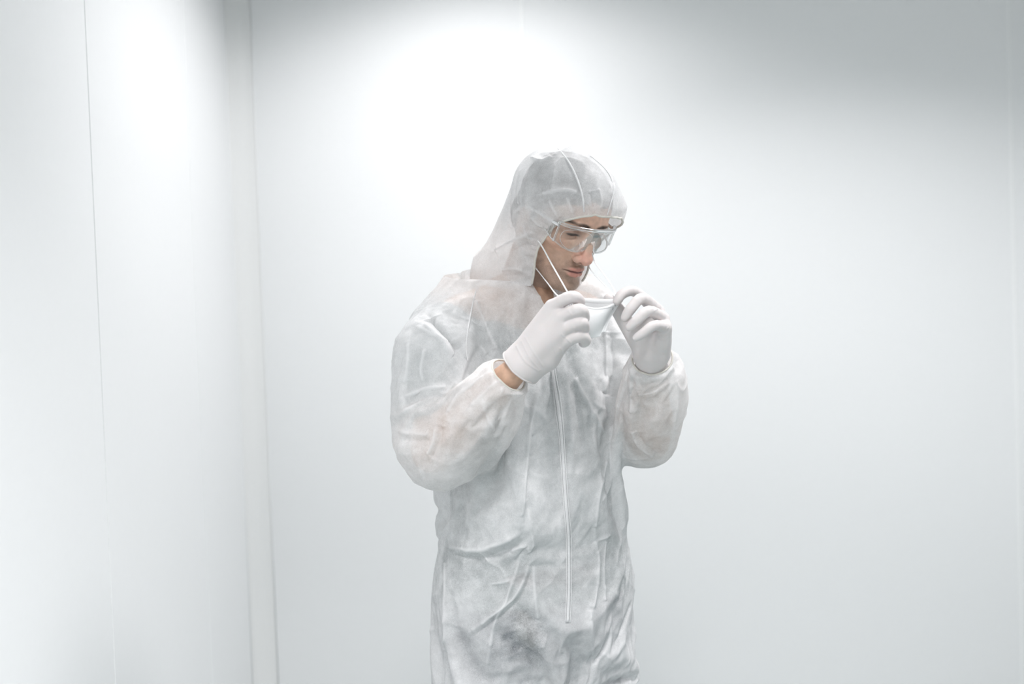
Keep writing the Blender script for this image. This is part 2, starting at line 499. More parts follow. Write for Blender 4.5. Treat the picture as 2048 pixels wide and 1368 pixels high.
def build_head():
    s = SDF((-95, -112, -225), (95, 140, 145), 1.6, pad=30)
    E, C = s.ell, s.cap
    E((0, 0, 52), (75, 96, 80))
    E((0, 38, 56), (60, 58, 48), 20)
    E((0, 36, -4), (61, 56, 62), 22)
    for g in (-1, 1):
        C((g*52, 12, -48), (g*20, 80, -82), 15, 14, 20)
        C((g*54, 4, -10), (g*51, 14, -52), 15, 14, 16)
        E((g*47, 59, -2), (15, 21, 13), 18)
    E((0, 89, -84), (20, 15, 14), 14)
    E((0, 70, -48), (36, 31, 27), 14)
    for g in (-1, 1):
        E((g*80, 66, 38), (15, 32, 26), 16, mode='sub')
        E((g*60, 74, -38), (18, 26, 20), 22, mode='sub')            # hollow of the cheek
        C((g*9, 91, 42), (g*30, 89, 46), 8.5, 8.5, 8); C((g*30, 89, 46), (g*50, 70, 38), 8.5, 7, 8)
    C((-8, 92, 44), (8, 92, 44), 8, 8, 8)
    for g in (-1, 1):
        E((g*31, 98, 27), (18, 15, 12), 9, mode='sub')
        E((g*17, 95, 26), (8, 12, 10), 7, mode='sub')
        E((g*32, 74.5, 26), (15.5, 14.8, 14.2), 3)                  # lids over the eyeball
        C((g*17, 86, 22), (g*46, 78, 24), 4, 4, 6)                  # lower lid bag
        s.chain([(g*17, 90, 31), (g*31, 92.5, 35), (g*47, 84, 31)], [1.2, 1.6, 1.2], 3, 'sub')
        s.chain([(g*19.5, 91, 20.8), (g*26, 93, 20.3), (g*38, 92, 20.1), (g*46, 86, 21.5)], [0.9, 2.8, 2.8, 1.1], 0.8, 'sub')
        C((g*20, 86, 15), (g*44, 80, 10), 1.6, 1.6, 6, 'sub')        # crease under the eye
    # nose
    C((0, 91, 36), (0, 108, 6), 6.5, 7.5, 9)
    C((0, 107, 6), (0, 115, -12), 7.5, 9.5, 6)
    E((0, 116, -15), (11, 10, 9.5), 6)
    for g in (-1, 1):
        C((g*5, 86, 28), (g*11, 93, -10), 6.5, 10, 9)
        E((g*14, 103, -18), (8, 12, 9), 5)
        s.chain([(g*16, 111, -11), (g*19.5, 102, -9), (g*20.5, 92, -16)], [1.2, 1.5, 1.4], 4, 'sub')
    C((0, 115, -22), (0, 101, -29), 5, 4.5, 5)
    for g in (-1, 1): E((g*7.6, 108.5, -27.5), (4.2, 7.5, 4.4), 2.2, mode='sub')
    # lips
    up = [(-30, 86, -51), (-14, 98.5, -43.8), (-4, 102.5, -42.4), (0, 102.4, -43), (4, 102.5, -42.4), (13, 98.5, -43.8), (29, 86, -51)]
    s.chain(up, [2.2, 3.7, 4.2, 4.0, 4.2, 3.7, 2.2], 4)
    lw = [(-23, 89, -49.3), (-11, 98.2, -53.3), (0, 100.8, -54.3), (11, 98.2, -53.3), (23, 89, -49.3)]
    s.chain(lw, [2.6, 5.2, 6.0, 5.2, 2.6], 4)
    s.chain([(-31, 88, -52), (-13, 103, -47.8), (0, 107.5, -47.4), (13, 103, -47.8), (30, 88, -52)], [1.2, 1.6, 2.0, 1.6, 1.2], 1.5, 'sub')
    E((0, 107, -69), (16, 8, 5), 8, mode='sub')
    C((0, 108, -31), (0, 107, -42), 2.4, 2.6, 4, 'sub')
    for g in (-1, 1):
        s.chain([(g*21, 96, -17), (g*30, 90, -35), (g*34, 86, -50)], [2.0, 3.0, 1.8], 7, 'sub')
        E((g*76, -8, 2), (7, 17, 30), 5)
    # neck
    nb = NECK0
    C((0, -18, -20), nb, 56, 60, 22)
    sl, g = s._box(arr([-95, -112, -225]), arr([95, 140, 145]))
    for gx in (-1, 1):
        C((gx*62, -14, -30), wh(tw((gx*0.022, 0.045, 1.395))), 13, 9, 12)
    C(wh(tw((0, 0.038, 1.44))), (0, 36, -92), 15, 14, 16)           # throat
    V, Q = s.mesh(2)
    return V, Q

Vh, Qh = build_head()

def blob(V, c, r, soft=1.0):
    q = np.sqrt((((V - arr(c)) / arr(r))**2).sum(1))
    return 1 - sstep(q, 1 - 0.5*soft, 1 + 0.5*soft)

def head_colour(V):
    n = noise(V / 9.0); n2 = noise(V / 3.0 + 40)
    col = np.tile(arr([0.53, 0.365, 0.28]), (len(V), 1))
    def mixc(c, f): 
        nonlocal col
        col = col * (1 - f[:, None]) + arr(c) * f[:, None]
    ax = np.abs(V[:, 0]); A = V.copy(); A[:, 0] = ax
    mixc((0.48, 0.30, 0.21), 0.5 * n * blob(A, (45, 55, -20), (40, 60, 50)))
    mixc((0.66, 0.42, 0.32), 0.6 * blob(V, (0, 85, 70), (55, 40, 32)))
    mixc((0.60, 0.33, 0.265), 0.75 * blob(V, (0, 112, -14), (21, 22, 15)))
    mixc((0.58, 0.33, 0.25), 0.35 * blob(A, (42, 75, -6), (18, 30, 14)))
    mixc((0.27, 0.165, 0.125), 0.75 * blob(A, (32, 86, 26), (19, 20, 11)))  # eye-socket shade under the brow, mixed into the skin tint
    mixc((0.42, 0.26, 0.19), 0.7 * sstep(-V[:, 2], 95, 125))  # neck darkened below the jaw, shade put into the tint
    # lips
    lip = np.maximum(blob(A, (0, 103, -43.3), (20, 12, 4.2), 0.7), blob(A, (0, 102, -53.3), (19, 12, 6.2), 0.7))
    mixc((0.47, 0.20, 0.165), 0.8 * lip)
    mixc((0.13, 0.05, 0.045), blob(A, (0, 99, -48.2), (29, 16, 1.9), 0.6))
    mixc((0.10, 0.05, 0.04), blob(A, (7.5, 107, -27), (4.7, 8, 3.6), 0.6))
    # lash line in the slit of the lids
    mixc((0.02, 0.016, 0.014), 0.95 * blob(A, (31, 90, 21.6), (14.5, 9, 3.1), 0.6))
    # brows
    for t in np.linspace(0, 1, 12):
        bx = 12 + 38*t; bz = 42.5 + 6.5*math.sin(t*2.2) - 3.0*t; by = 97 - 24*t*t
        mixc((0.045, 0.032, 0.026), (0.6 + 0.4*n2) * blob(A, (bx, by, bz), (6, 10, 5.0 - 1.8*t), 0.9))
    # beard shadow
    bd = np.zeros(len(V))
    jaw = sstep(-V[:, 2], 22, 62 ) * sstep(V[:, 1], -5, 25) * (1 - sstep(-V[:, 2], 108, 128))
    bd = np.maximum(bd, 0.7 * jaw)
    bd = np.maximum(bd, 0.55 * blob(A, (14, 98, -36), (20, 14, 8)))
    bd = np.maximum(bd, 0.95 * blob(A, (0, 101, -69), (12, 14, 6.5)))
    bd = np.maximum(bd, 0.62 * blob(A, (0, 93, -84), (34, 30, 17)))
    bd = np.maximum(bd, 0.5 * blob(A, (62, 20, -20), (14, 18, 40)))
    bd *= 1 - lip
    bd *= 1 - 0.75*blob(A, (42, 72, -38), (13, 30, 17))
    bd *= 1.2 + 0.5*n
    return np.clip(col*arr([1.2, 1.19, 1.19]), 0, 1), np.clip(bd, 0, 1)

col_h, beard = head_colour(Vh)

# eyeballs
def sphere(c, r, nu=24, nv=14):
    th = np.linspace(0, np.pi, nv + 1)[:, None]; ph = np.linspace(0, 2*np.pi, nu + 1)[None]
    P = np.stack([np.sin(th)*np.cos(ph), np.sin(th)*np.sin(ph), np.cos(th) + 0*ph], -1) * r + arr(c)
    return sheet(P)
# short dark hair under the hood
def build_hair():
    s = SDF((-100, -120, -70), (100, 130, 150), 3.0, pad=40)
    s.ell((0, -2, 55), (81, 101, 84))
    s.ell((0, -40, 0), (74, 62, 60), 15)
    V, Q = s.mesh(1)
    y0 = np.interp(V[:, 2], [-80, -30, 10, 45, 62, 78, 90], [-30, -30, 10, 38, 55, 80, 140])
    g = V[:, 1] - y0
    g = np.maximum(g, -(V[:, 2] + 55 + 0.2*V[:, 1]))
    V, T, rim = clip(V, Q, g)
    N = normals(V, T)
    V = V + N * (3.5*(noise(V/7.0) - 0.5) + 2*(noise(V/2.6) - 0.5))[:, None]
    return V, T
M_HAIR = plain('hair', (0.035, 0.03, 0.028), rough=0.6, bump=0.6, bscale=300, mottle=0.6)
Vr, Tr = build_hair()
link('hair', hw(Vr), Tr, M_HAIR, PERSON)

# ---------------------------------------------------------------- arms and gloved hands
A3 = lambda *q: [at(*p) for p in q]
SH_R, EL_R, WR_R = tw((-0.166, -0.008, 1.366)), at(866, 900, 1.80), at(1040, 731, 1.705)
SH_L, EL_L, WR_L = tw((0.166, -0.008, 1.366)), at(1297, 880, 1.94), at(1304, 712, 1.775)

def finger(s, pts, rs, k=0.004):
    P = spline(pts, 4); rr = np.interp(np.linspace(0, len(pts) - 1, len(P)), np.arange(len(pts)), rs)
    s.chain(P, rr, k)

def glove_right():
    s = SDF(np.minimum(at(960, 840, 1.62), at(1200, 560, 1.80)), np.maximum(at(960, 560, 1.80), at(1200, 840, 1.80)) + 0.02, 0.0014)
    s.lo = s.lo
    ix = A3((1104, 613, 1.692), (1142, 594, 1.676), (1159, 602, 1.694), (1155, 610, 1.713))
    md = A3((1121, 634, 1.680), (1159, 620, 1.668), (1168, 636, 1.690), (1159, 644, 1.709))
    rg = A3((1130, 657, 1.680), (1161, 645, 1.671), (1168, 659, 1.692), (1159, 665, 1.709))
    pk = A3((1130, 682, 1.690), (1157, 671, 1.680), (1171, 680, 1.696), (1166, 686, 1.712))
    th = A3((1066, 690, 1.724), (1092, 645, 1.738), (1128, 612, 1.738), (1155, 606, 1.730))
    w1, w2, w3 = A3((1028, 722, 1.708), (1041, 733, 1.706), (1052, 746, 1.712))
    m = [w1, w2, w2, w3]
    for w, f, r in zip(m, (ix, md, rg, pk), (0.0125, 0.0125, 0.012, 0.0115)):
        s.cap(w, f[0], 0.0185, r, 0.012)
    off = arr([0, 0.012, 0])
    s.chain([w2 + off, at(1085, 680, 1.712), at(1112, 640, 1.706)], [0.02, 0.021, 0.016], 0.012)
    s.chain([w3 + off, at(1095, 718, 1.712), at(1122, 690, 1.706)], [0.017, 0.018, 0.013], 0.012)
    s.cap(w2, at(1085, 675, 1.702), 0.02, 0.022, 0.012)
    finger(s, th, [0.016, 0.0125, 0.0105, 0.0085], 0.010)
    finger(s, ix, [0.0112, 0.0100, 0.0090, 0.0080], 0.003)
    finger(s, md, [0.0114, 0.0103, 0.0092, 0.0082], 0.003)
    finger(s, rg, [0.0112, 0.0101, 0.0090, 0.0080], 0.003)
    finger(s, pk, [0.0115, 0.0104, 0.0088, 0.0078], 0.0035)
    d = (EL_R - WR_R) / np.linalg.norm(EL_R - WR_R)
    s.chain([w2, WR_R + d*0.06], [0.0245, 0.0275], 0.010, flat=(0.1, 1, 0.2), fs=1.15)
    return s, d

def glove_left():
    s = SDF(np.minimum(at(1190, 800, 1.62), at(1190, 800, 1.86)), np.maximum(at(1370, 550, 1.66), at(1370, 550, 1.86)), 0.0014)
    ix = A3((1303, 612, 1.775), (1269, 583, 1.755), (1245, 588, 1.742), (1234, 603, 1.735))
    md = A3((1317, 622, 1.757), (1285, 597, 1.726), (1262, 617, 1.713), (1250, 636, 1.713))
    rg = A3((1327, 637, 1.742), (1298, 622, 1.708), (1275, 640, 1.699), (1259, 655, 1.701))
    pk = A3((1331, 654, 1.730), (1308, 651, 1.700), (1288, 665, 1.695), (1272, 676, 1.698))
    th = A3((1282, 692, 1.775), (1255, 652, 1.776), (1237, 622, 1.767), (1217, 597, 1.753))
    w1, w2, w3 = A3((1288, 708, 1.780), (1304, 708, 1.775), (1319, 706, 1.768))
    for w, f, r in zip([w1, w2, w2, w3], (ix, md, rg, pk), (0.0105, 0.0105, 0.0105, 0.010)):
        s.cap(w, f[0], 0.0165, r, 0.012)
    s.chain([w3, at(1318, 682, 1.752), at(1326, 660, 1.738)], [0.018, 0.017, 0.012], 0.012)
    s.chain([w1, at(1280, 672, 1.768), at(1270, 650, 1.772)], [0.018, 0.017, 0.012], 0.012)
    s.chain([w2, at(1300, 670, 1.765), at(1300, 640, 1.765)], [0.021, 0.020, 0.014], 0.014)
    finger(s, th, [0.015, 0.0115, 0.0100, 0.0085], 0.008)
    finger(s, ix, [0.0105, 0.0086, 0.0080, 0.0072], 0.003)
    finger(s, md, [0.0108, 0.0090, 0.0086, 0.0074], 0.003)
    finger(s, rg, [0.0104, 0.0087, 0.0082, 0.0070], 0.003)
    finger(s, pk, [0.0098, 0.0080, 0.0074, 0.0064], 0.003)
    d = (EL_L - WR_L) / np.linalg.norm(EL_L - WR_L)
    s.chain([w2, WR_L + d*0.06], [0.0235, 0.0275], 0.010)
    return s, d

def glove_material():
    m, nt, N, L, b = mat('latex_glove')
    b.inputs['Base Color'].default_value = (0.66, 0.625, 0.62, 1)
    b.inputs['Roughness'].default_value = 0.5
    b.inputs['Specular IOR Level'].default_value = 0.3
    b.inputs['Subsurface Weight'].default_value = 0.15
    b.inputs['Subsurface Radius'].default_value = (0.006, 0.003, 0.002)
    b.inputs['Subsurface Scale'].default_value = 0.5
    tc = N.new('ShaderNodeTexCoord')
    nz = N.new('ShaderNodeTexNoise'); nz.inputs['Scale'].default_value = 45; nz.inputs['Detail'].default_value = 5
    L.new(tc.outputs['Object'], nz.inputs['Vector'])
    bp = N.new('ShaderNodeBump'); bp.inputs['Strength'].default_value = 0.25; bp.inputs['Distance'].default_value = 0.003
    L.new(nz.outputs['Fac'], bp.inputs['Height']); L.new(bp.outputs['Normal'], b.inputs['Normal'])
    return m
M_GLOVE = glove_material()

def line_dist(V, pts):
    """distance of points to a polyline"""
    P = arr(pts); best = np.full(len(V), 1e9)
    for a, b in zip(P[:-1], P[1:]):
        ab = b - a; t = np.clip(((V - a) @ ab) / (ab @ ab), 0, 1)
        best = np.minimum(best, np.linalg.norm(V - a - t[:, None]*ab, axis=1))
    return best

def surf(V, T):
    o = link('surface_tmp', V, T, bpy.data.materials[0]); dg = bpy.context.evaluated_depsgraph_get()
    t = BVHTree.FromObject(o, dg); d = o.data; bpy.data.objects.remove(o); bpy.data.meshes.remove(d)
    return t

def onto(tree, px, py, lift=0.0):
    """point of the cloth that the photo shows at a measured place"""
    d = _f + _r*(px - 1024)/FPX - _u*(py - 684)/FPX
    d = d / np.linalg.norm(d)
    hit = tree.ray_cast(Vector(CAM_POS), Vector(d))
    if hit[0] is None: return None
    return arr(hit[0]) - d*lift

def finish_glove(s, d, wr, cut, creases):
    V, Q = s.mesh(2)
    N = normals(V, Q)
    # the cuff flares off the wrist, thin pull wrinkles run over the back of the hand
    t = (V - wr) @ d
    V = V + N * (0.0035 * sstep(t, cut - 0.035, cut))[:, None]
    tr_ = surf(V, Q)
    for pts, h, w in creases:
        P = [onto(tr_, *p) for p in spline(arr(pts), 5)]
        P = arr([p for p in P if p is not None])
        q = line_dist(V, P); V = V + N * (0.6*h * np.exp(-(q / w)**2))[:, None]
    ang = noise(V * 55.0)
    V, T, rim = clip(V, Q, (V - wr) @ d - cut - 0.004*(ang - 0.5))
    return V, T, rim

def rim_loop(V, rim, axis, centre):
    P = V[rim]; a = np.cross(axis, [0.2, 0.9, 0.3]); a /= np.linalg.norm(a); b = np.cross(axis, a)
    th = np.arctan2((P - centre) @ b, (P - centre) @ a)
    return P[np.argsort(th)]

def ring_tube(P, r, n=90, seg=8, it=3):
    """even closed tube along a ring of rim points"""
    Q = np.concatenate([P, P[:1]]); s = np.concatenate([[0], np.cumsum(np.linalg.norm(np.diff(Q, axis=0), axis=1))])
    u = np.linspace(0, s[-1], n, endpoint=False)
    C = np.stack([np.interp(u, s, Q[:, k]) for k in range(3)], 1)
    for _ in range(it): C = 0.5*C + 0.25*(np.roll(C, 1, 0) + np.roll(C, -1, 0))
    return tube(C, r, seg, closed=True)

s, d = glove_right()
cr = [([(1033, 692), (1050, 722), (1077, 742)], 0.0018, 0.0016), ([(1043, 682), (1060, 716), (1080, 740)], 0.0014, 0.0014), ([(1050, 674), (1068, 706), (1086, 732)], 0.0009, 0.0014),
      ([(1122, 668), (1136, 680), (1146, 690)], 0.0015, 0.0013), ([(1104, 688), (1109, 700), (1113, 711)], 0.0013, 0.0012),
      ([(1120, 696), (1131, 708)], 0.0013, 0.0012), ([(1137, 622), (1146, 632)], 0.0012, 0.0012), ([(1148, 655), (1151, 664)], 0.0012, 0.0011)]
V, T, rim = finish_glove(s, d, WR_R, 0.004, cr)
GR = link('glove', V, T, M_GLOVE, PERSON)
GR['label'] = 'white latex glove seen from the back of the hand'
P = rim_loop(V, rim, d, WR_R)
link('cuff', *ring_tube(P, 0.0016), M_GLOVE, GR)

s, d = glove_left()
cr = [([(1336, 655), (1328, 664), (1308, 666)], 0.0016, 0.0012), ([(1338, 663), (1330, 671), (1312, 671)], 0.0013, 0.0012),
      ([(1336, 674), (1328, 680), (1316, 679)], 0.0010, 0.0012), ([(1318, 615), (1308, 622)], 0.0012, 0.0011)]
V, T, rim = finish_glove(s, d, WR_L, 0.030, cr)
GL = link('glove', V, T, M_GLOVE, PERSON)
GL['label'] = 'white latex glove with fingers curled towards the mask'
P = rim_loop(V, rim, d, WR_L)
link('cuff', *ring_tube(P, 0.0016), M_GLOVE, GL)

# bare arms
def arms():
    s = SDF((-0.30, 1.60, 0.95), (0.36, 2.25, 1.52), 0.005)
    for sh, el, wr in ((SH_R, EL_R, WR_R), (SH_L, EL_L, WR_L)):
        dn = (el - sh); mid = sh + dn*0.45
        s.chain([sh, mid, el], [0.055, 0.049, 0.039], 0.01)
        fo = wr - el
        s.chain([el, el + fo*0.25, el + fo*0.7, wr - fo*0.03], [0.039, 0.044, 0.030, 0.0225], 0.01)
    s.cap(tw((-0.125, -0.016, 1.402)), tw((0.125, -0.016, 1.402)), 0.045, 0.045, 0.04)
    s.cap(tw((0, -0.02, 1.38)), tw((0, -0.02, 1.15)), 0.11, 0.11, 0.05)
    V, Q = s.mesh(1)
    return V, Q
Va, Qa = arms()
ca = np.tile(arr([0.60, 0.39, 0.28]), (len(Va), 1)) * (0.9 + 0.2*noise(Va*40))[:, None]
VB, QB = join((hw(Vh), Qh), (Va, Qa))
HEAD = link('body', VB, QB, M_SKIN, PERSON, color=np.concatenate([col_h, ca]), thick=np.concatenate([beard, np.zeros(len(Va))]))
for g in (-1, 1):
    V, Q = sphere((g*32, 75, 25.5), 12.6)
    gaze = arr([0.0, 0.80, -0.60]); d = (V - arr([g*32, 75, 25.5])) / 12.6 @ gaze
    col = np.where((d > 0.86)[:, None], arr([0.05, 0.035, 0.025]), arr([0.5, 0.45, 0.42]))
    link('eye', hw(V), Q, M_SKIN, HEAD, color=col, thick=np.zeros(len(V)))

# ---------------------------------------------------------------- clothes under the coverall
def stack(zs, a, b, cx, cy, n=2.4):
    """upright body of super-ellipse sections in the torso frame"""
    def f(x, y, z):
        lx = (x - TO[0])*TM[0, 0] + (y - TO[1])*TM[1, 0]
        ly = (x - TO[0])*TM[0, 1] + (y - TO[1])*TM[1, 1]
        zz = z.ravel()
        A = np.interp(zz, zs, a).reshape(z.shape); B = np.interp(zz, zs, b).reshape(z.shape)
        X = lx - np.interp(zz, zs, cx).reshape(z.shape); Y = ly - np.interp(zz, zs, cy).reshape(z.shape)
        q = (np.abs(X / A)**n + np.abs(Y / B)**n)**(1/n)
        d = (q - 1) * np.minimum(A, B)
        return np.maximum(d, np.maximum(z - zs[-1], zs[0] - z))
    return f

def fabric_plain(name, col, scale=900):
    m = plain(name, col, rough=0.9, spec=0.1, bump=0.3, bscale=scale, mottle=0.35)
    return m
M_TEE = fabric_plain('grey_jersey', (0.17, 0.225, 0.228))
M_JEAN = fabric_plain('blue_denim', (0.04, 0.06, 0.10))
M_BELT = plain('dark_leather', (0.012, 0.012, 0.013), rough=0.5)

def tee():
    s = SDF((-0.32, 1.62, 0.82), (0.36, 2.28, 1.50), 0.007)
    zs = [0.84, 0.92, 1.00, 1.12, 1.26, 1.36, 1.42, 1.455]
    s.fn(stack(zs, [0.192, 0.182, 0.164, 0.162, 0.172, 0.150, 0.105, 0.075], [0.142, 0.138, 0.124, 0.115, 0.122, 0.11, 0.085, 0.07],
               [0]*8, [-0.004, -0.002, 0.0, 0.0, -0.004, -0.016, -0.03, -0.034]), (-0.32, 1.62, 0.83), (0.36, 2.28, 1.48), 0)
    for sh, el in ((SH_R, EL_R), (SH_L, EL_L)):
        s.cap(sh, sh + (el - sh)*0.62, 0.066, 0.060, 0.04)
    V, Q = s.mesh(2)
    g = arr(0.853 - V[:, 2])
    for sh, el in ((SH_R, EL_R), (SH_L, EL_L)):
        d = (el - sh) / np.linalg.norm(el - sh)
        t = (V - sh) @ d; near = np.linalg.norm(V - sh - t[:, None]*d, axis=1) < 0.08
        g = np.where(near, np.maximum(g, t - 0.19), g)
    lt = wt(V)
    g = np.maximum(g, 0.062 - np.sqrt((lt[:, 0]/1.0)**2 + ((lt[:, 1] + 0.022)/0.95)**2) - np.where(V[:, 2] < 1.36, 1, 0))
    N = normals(V, Q)
    V = V + N * (0.010*(noise(V*arr([14, 14, 6])) - 0.5))[:, None]
    V, T, rim = clip(V, Q, g)
    return V, T
link('t_shirt', *tee(), M_TEE, PERSON)['label'] = 'grey t-shirt showing dimly through the coverall'

HIP_R, HIP_L = tw((-0.092, 0, 0.80)), tw((0.092, 0, 0.80))
KN_R, KN_L = tw((-0.105, 0.02, 0.46)), tw((0.105, 0.02, 0.46))
AN_R, AN_L = tw((-0.112, -0.02, 0.09)), tw((0.112, -0.02, 0.09))
def jeans():
    s = SDF((-0.26, 1.70, 0.06), (0.34, 2.25, 1.0), 0.008)
    zs = [0.70, 0.80, 0.88, 0.945]
    s.fn(stack(zs, [0.14, 0.182, 0.176, 0.168], [0.10, 0.132, 0.130, 0.126], [0]*4, [-0.01, -0.008, -0.004, 0]), (-0.26, 1.70, 0.68), (0.34, 2.25, 0.96), 0)
    for h, k, a in ((HIP_R, KN_R, AN_R), (HIP_L, KN_L, AN_L)):
        s.chain([h, k, a], [0.088, 0.066, 0.055], 0.03)
    V, Q = s.mesh(2)
    V = V + normals(V, Q) * (0.008*(noise(V*18) - 0.5))[:, None]
    V, T, rim = clip(V, Q, np.maximum(0.075 - V[:, 2], V[:, 2] - 0.938))
    return V, T
JEANS = link('jeans', *jeans(), M_JEAN, PERSON)
JEANS['label'] = 'blue jeans showing dimly through the coverall'
# belt with buckle and the pocket bulge in front
th = np.linspace(0, 2*np.pi, 64, endpoint=False)
def waist(z, k): return np.stack([tw((k*0.172*np.sign(math.cos(t))*abs(math.cos(t))**0.83, k*0.130*np.sign(math.sin(t))*abs(math.sin(t))**0.83, z)) for t in th])
link('belt', *tube(waist(0.905, 1.02), 0.018, 10, closed=True, normal=np.stack([tw((math.cos(t), math.sin(t), 0)) - TO for t in th]), flat=0.16), M_BELT, JEANS)
bk = at(1050, 1252, 1.840)
s = SDF(bk - 0.07, bk + 0.07, 0.004)
s.chain([at(1047, 1238, 1.841), at(1053, 1260, 1.840), at(1066, 1294, 1.845)], [0.015, 0.018, 0.005], 0.01, flat=TM[:, 1], fs=1.6)
link('pocket_flap', *s.mesh(1), M_BELT, JEANS)

# shoes
M_SHOE = plain('dark_shoe', (0.05, 0.05, 0.055), rough=0.6)
M_SOLE = plain('white_sole', (0.6, 0.6, 0.6), rough=0.7)
for g, a in ((-1, AN_R), (1, AN_L)):
    c = wt(a)
    s = SDF(a + arr([-0.2, -0.3, -0.12]), a + arr([0.2, 0.2, 0.08]), 0.005)
    s.chain([tw((c[0], c[1] - 0.03, 0.06)), tw((c[0], c[1] + 0.05, 0.055)), tw((c[0] + g*0.01, c[1] + 0.17, 0.042))], [0.042, 0.044, 0.034], 0.02, flat=(0, 0, 1), fs=1.0)
    s.cap(tw((c[0], c[1] - 0.01, 0.07)), tw((c[0], c[1], 0.11)), 0.045, 0.045, 0.02)
    V, Q = s.mesh(1); V[:, 2] = np.maximum(V[:, 2], 0.014)
    sh = link('shoe', V, Q, M_SHOE, PERSON)
    s = SDF(a + arr([-0.2, -0.3, -0.12]), a + arr([0.2, 0.2, 0.0]), 0.005)
    s.chain([tw((c[0], c[1] - 0.03, 0.013)), tw((c[0], c[1] + 0.05, 0.013)), tw((c[0] + g*0.01, c[1] + 0.17, 0.013))], [0.048, 0.050, 0.042], 0.0, flat=(0, 0, 1), fs=3.4)
    V, Q = s.mesh(1); V[:, 2] = np.maximum(V[:, 2], 0.0005)
    link('sole', V, Q, M_SOLE, sh)

# ---------------------------------------------------------------- coverall
def suit_material(name='nonwoven', lo=0.04, hi=0.33):
    """thin spunbond: part of the light passes straight through, the rest scatters to both sides;
    the fibre web is uneven so its cover varies in soft clouds and fine threads"""
    m, nt, N, L, b = mat(name)
    out = N['Material Output']; N.remove(b)
    tc = N.new('ShaderNodeTexCoord')
    def nz(scale, det=3, rough=0.5, dist=0.0):
        q = N.new('ShaderNodeTexNoise'); q.inputs['Scale'].default_value = scale; q.inputs['Detail'].default_value = det
        q.inputs['Roughness'].default_value = rough; q.inputs['Distortion'].default_value = dist
        L.new(tc.outputs['Object'], q.inputs['Vector']); return q
    def math_(op, a, b_=None):
        q = N.new('ShaderNodeMath'); q.operation = op
        for i, v in enumerate((a, b_)):
            if v is None: continue
            if isinstance(v, (int, float)): q.inputs[i].default_value = v
            else: L.new(v, q.inputs[i])
        return q.outputs[0]
    big, mid, fine = nz(9, 3), nz(42, 4, 0.6), nz(420, 3, 0.7, 1.5)
    f = math_('ADD', math_('MULTIPLY', big.outputs['Fac'], 0.35), math_('ADD', math_('MULTIPLY', mid.outputs['Fac'], 0.30), math_('MULTIPLY', fine.outputs['Fac'], 0.35)))
    mr = N.new('ShaderNodeMapRange'); mr.inputs['From Min'].default_value = 0.41; mr.inputs['From Max'].default_value = 0.61
    mr.inputs['To Min'].default_value = lo; mr.inputs['To Max'].default_value = hi
    L.new(f, mr.inputs['Value'])
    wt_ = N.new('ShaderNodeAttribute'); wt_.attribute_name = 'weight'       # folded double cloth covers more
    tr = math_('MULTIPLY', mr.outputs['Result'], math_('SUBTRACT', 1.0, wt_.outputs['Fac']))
    bp = N.new('ShaderNodeBump'); bp.inputs['Strength'].default_value = 0.35; bp.inputs['Distance'].default_value = 0.004
    cr = nz(26, 5, 0.62, 0.6)
    L.new(cr.outputs['Fac'], bp.inputs['Height'])
    bp2 = N.new('ShaderNodeBump'); bp2.inputs['Strength'].default_value = 0.25; bp2.inputs['Distance'].default_value = 0.0005
    L.new(fine.outputs['Fac'], bp2.inputs['Height']); L.new(bp.outputs['Normal'], bp2.inputs['Normal'])
    df = N.new('ShaderNodeBsdfDiffuse'); df.inputs['Color'].default_value = (0.89, 0.892, 0.898, 1)
    tl = N.new('ShaderNodeBsdfTranslucent'); tl.inputs['Color'].default_value = (0.89, 0.892, 0.898, 1)
    tp = N.new('ShaderNodeBsdfTransparent'); tp.inputs['Color'].default_value = (0.97, 0.975, 0.975, 1)
    gl = N.new('ShaderNodeBsdfGlossy'); gl.inputs['Roughness'].default_value = 0.45
    for q in (df, tl, gl): L.new(bp2.outputs['Normal'], q.inputs['Normal'])
    m1 = N.new('ShaderNodeMixShader'); m1.inputs['Fac'].default_value = 0.34
    L.new(df.outputs[0], m1.inputs[1]); L.new(tl.outputs[0], m1.inputs[2])
    m2 = N.new('ShaderNodeMixShader'); m2.inputs['Fac'].default_value = 0.03
    L.new(m1.outputs[0], m2.inputs[1]); L.new(gl.outputs[0], m2.inputs[2])
    m3 = N.new('ShaderNodeMixShader')
    L.new(tr, m3.inputs['Fac']); L.new(m2.outputs[0], m3.inputs[1]); L.new(tp.outputs[0], m3.inputs[2])
    L.new(m3.outputs[0], out.inputs['Surface'])
    return m
M_SUIT = suit_material()
M_ELASTIC = plain('elastic_trim', (0.66, 0.64, 0.59), rough=0.7, bump=0.5, bscale=500)
M_SEAM = plain('seam_tape', (0.86, 0.865, 0.87), rough=0.8, spec=0.1)

U_R = [tw((-0.118, -0.018, 1.447)), tw((-0.162, 0.0, 1.362)), at(872, 700, 1.845), at(864, 795, 1.825), at(868, 868, 1.805), at(872, 890, 1.80)]
UR_R = [0.056, 0.072, 0.070, 0.066, 0.068, 0.062]
F_R = [at(868, 888, 1.80), at(905, 858, 1.782), at(960, 815, 1.755), at(996, 773, 1.731), at(1017, 750, 1.715)]
FR_R = [0.060, 0.063, 0.060, 0.048, 0.025]
U_L = [tw((0.113, -0.018, 1.447)), tw((0.160, 0.0, 1.365)), at(1270, 740, 1.985), at(1285, 820, 1.965), at(1292, 848, 1.95)]
UR_L = [0.056, 0.070, 0.066, 0.064, 0.064]
F_L = [at(1293, 848, 1.95), at(1303, 825, 1.915), at(1311, 785, 1.86), at(1309, 745, 1.82), at(1305, 718, 1.79)]
FR_L = [0.060, 0.062, 0.062, 0.053, 0.032]


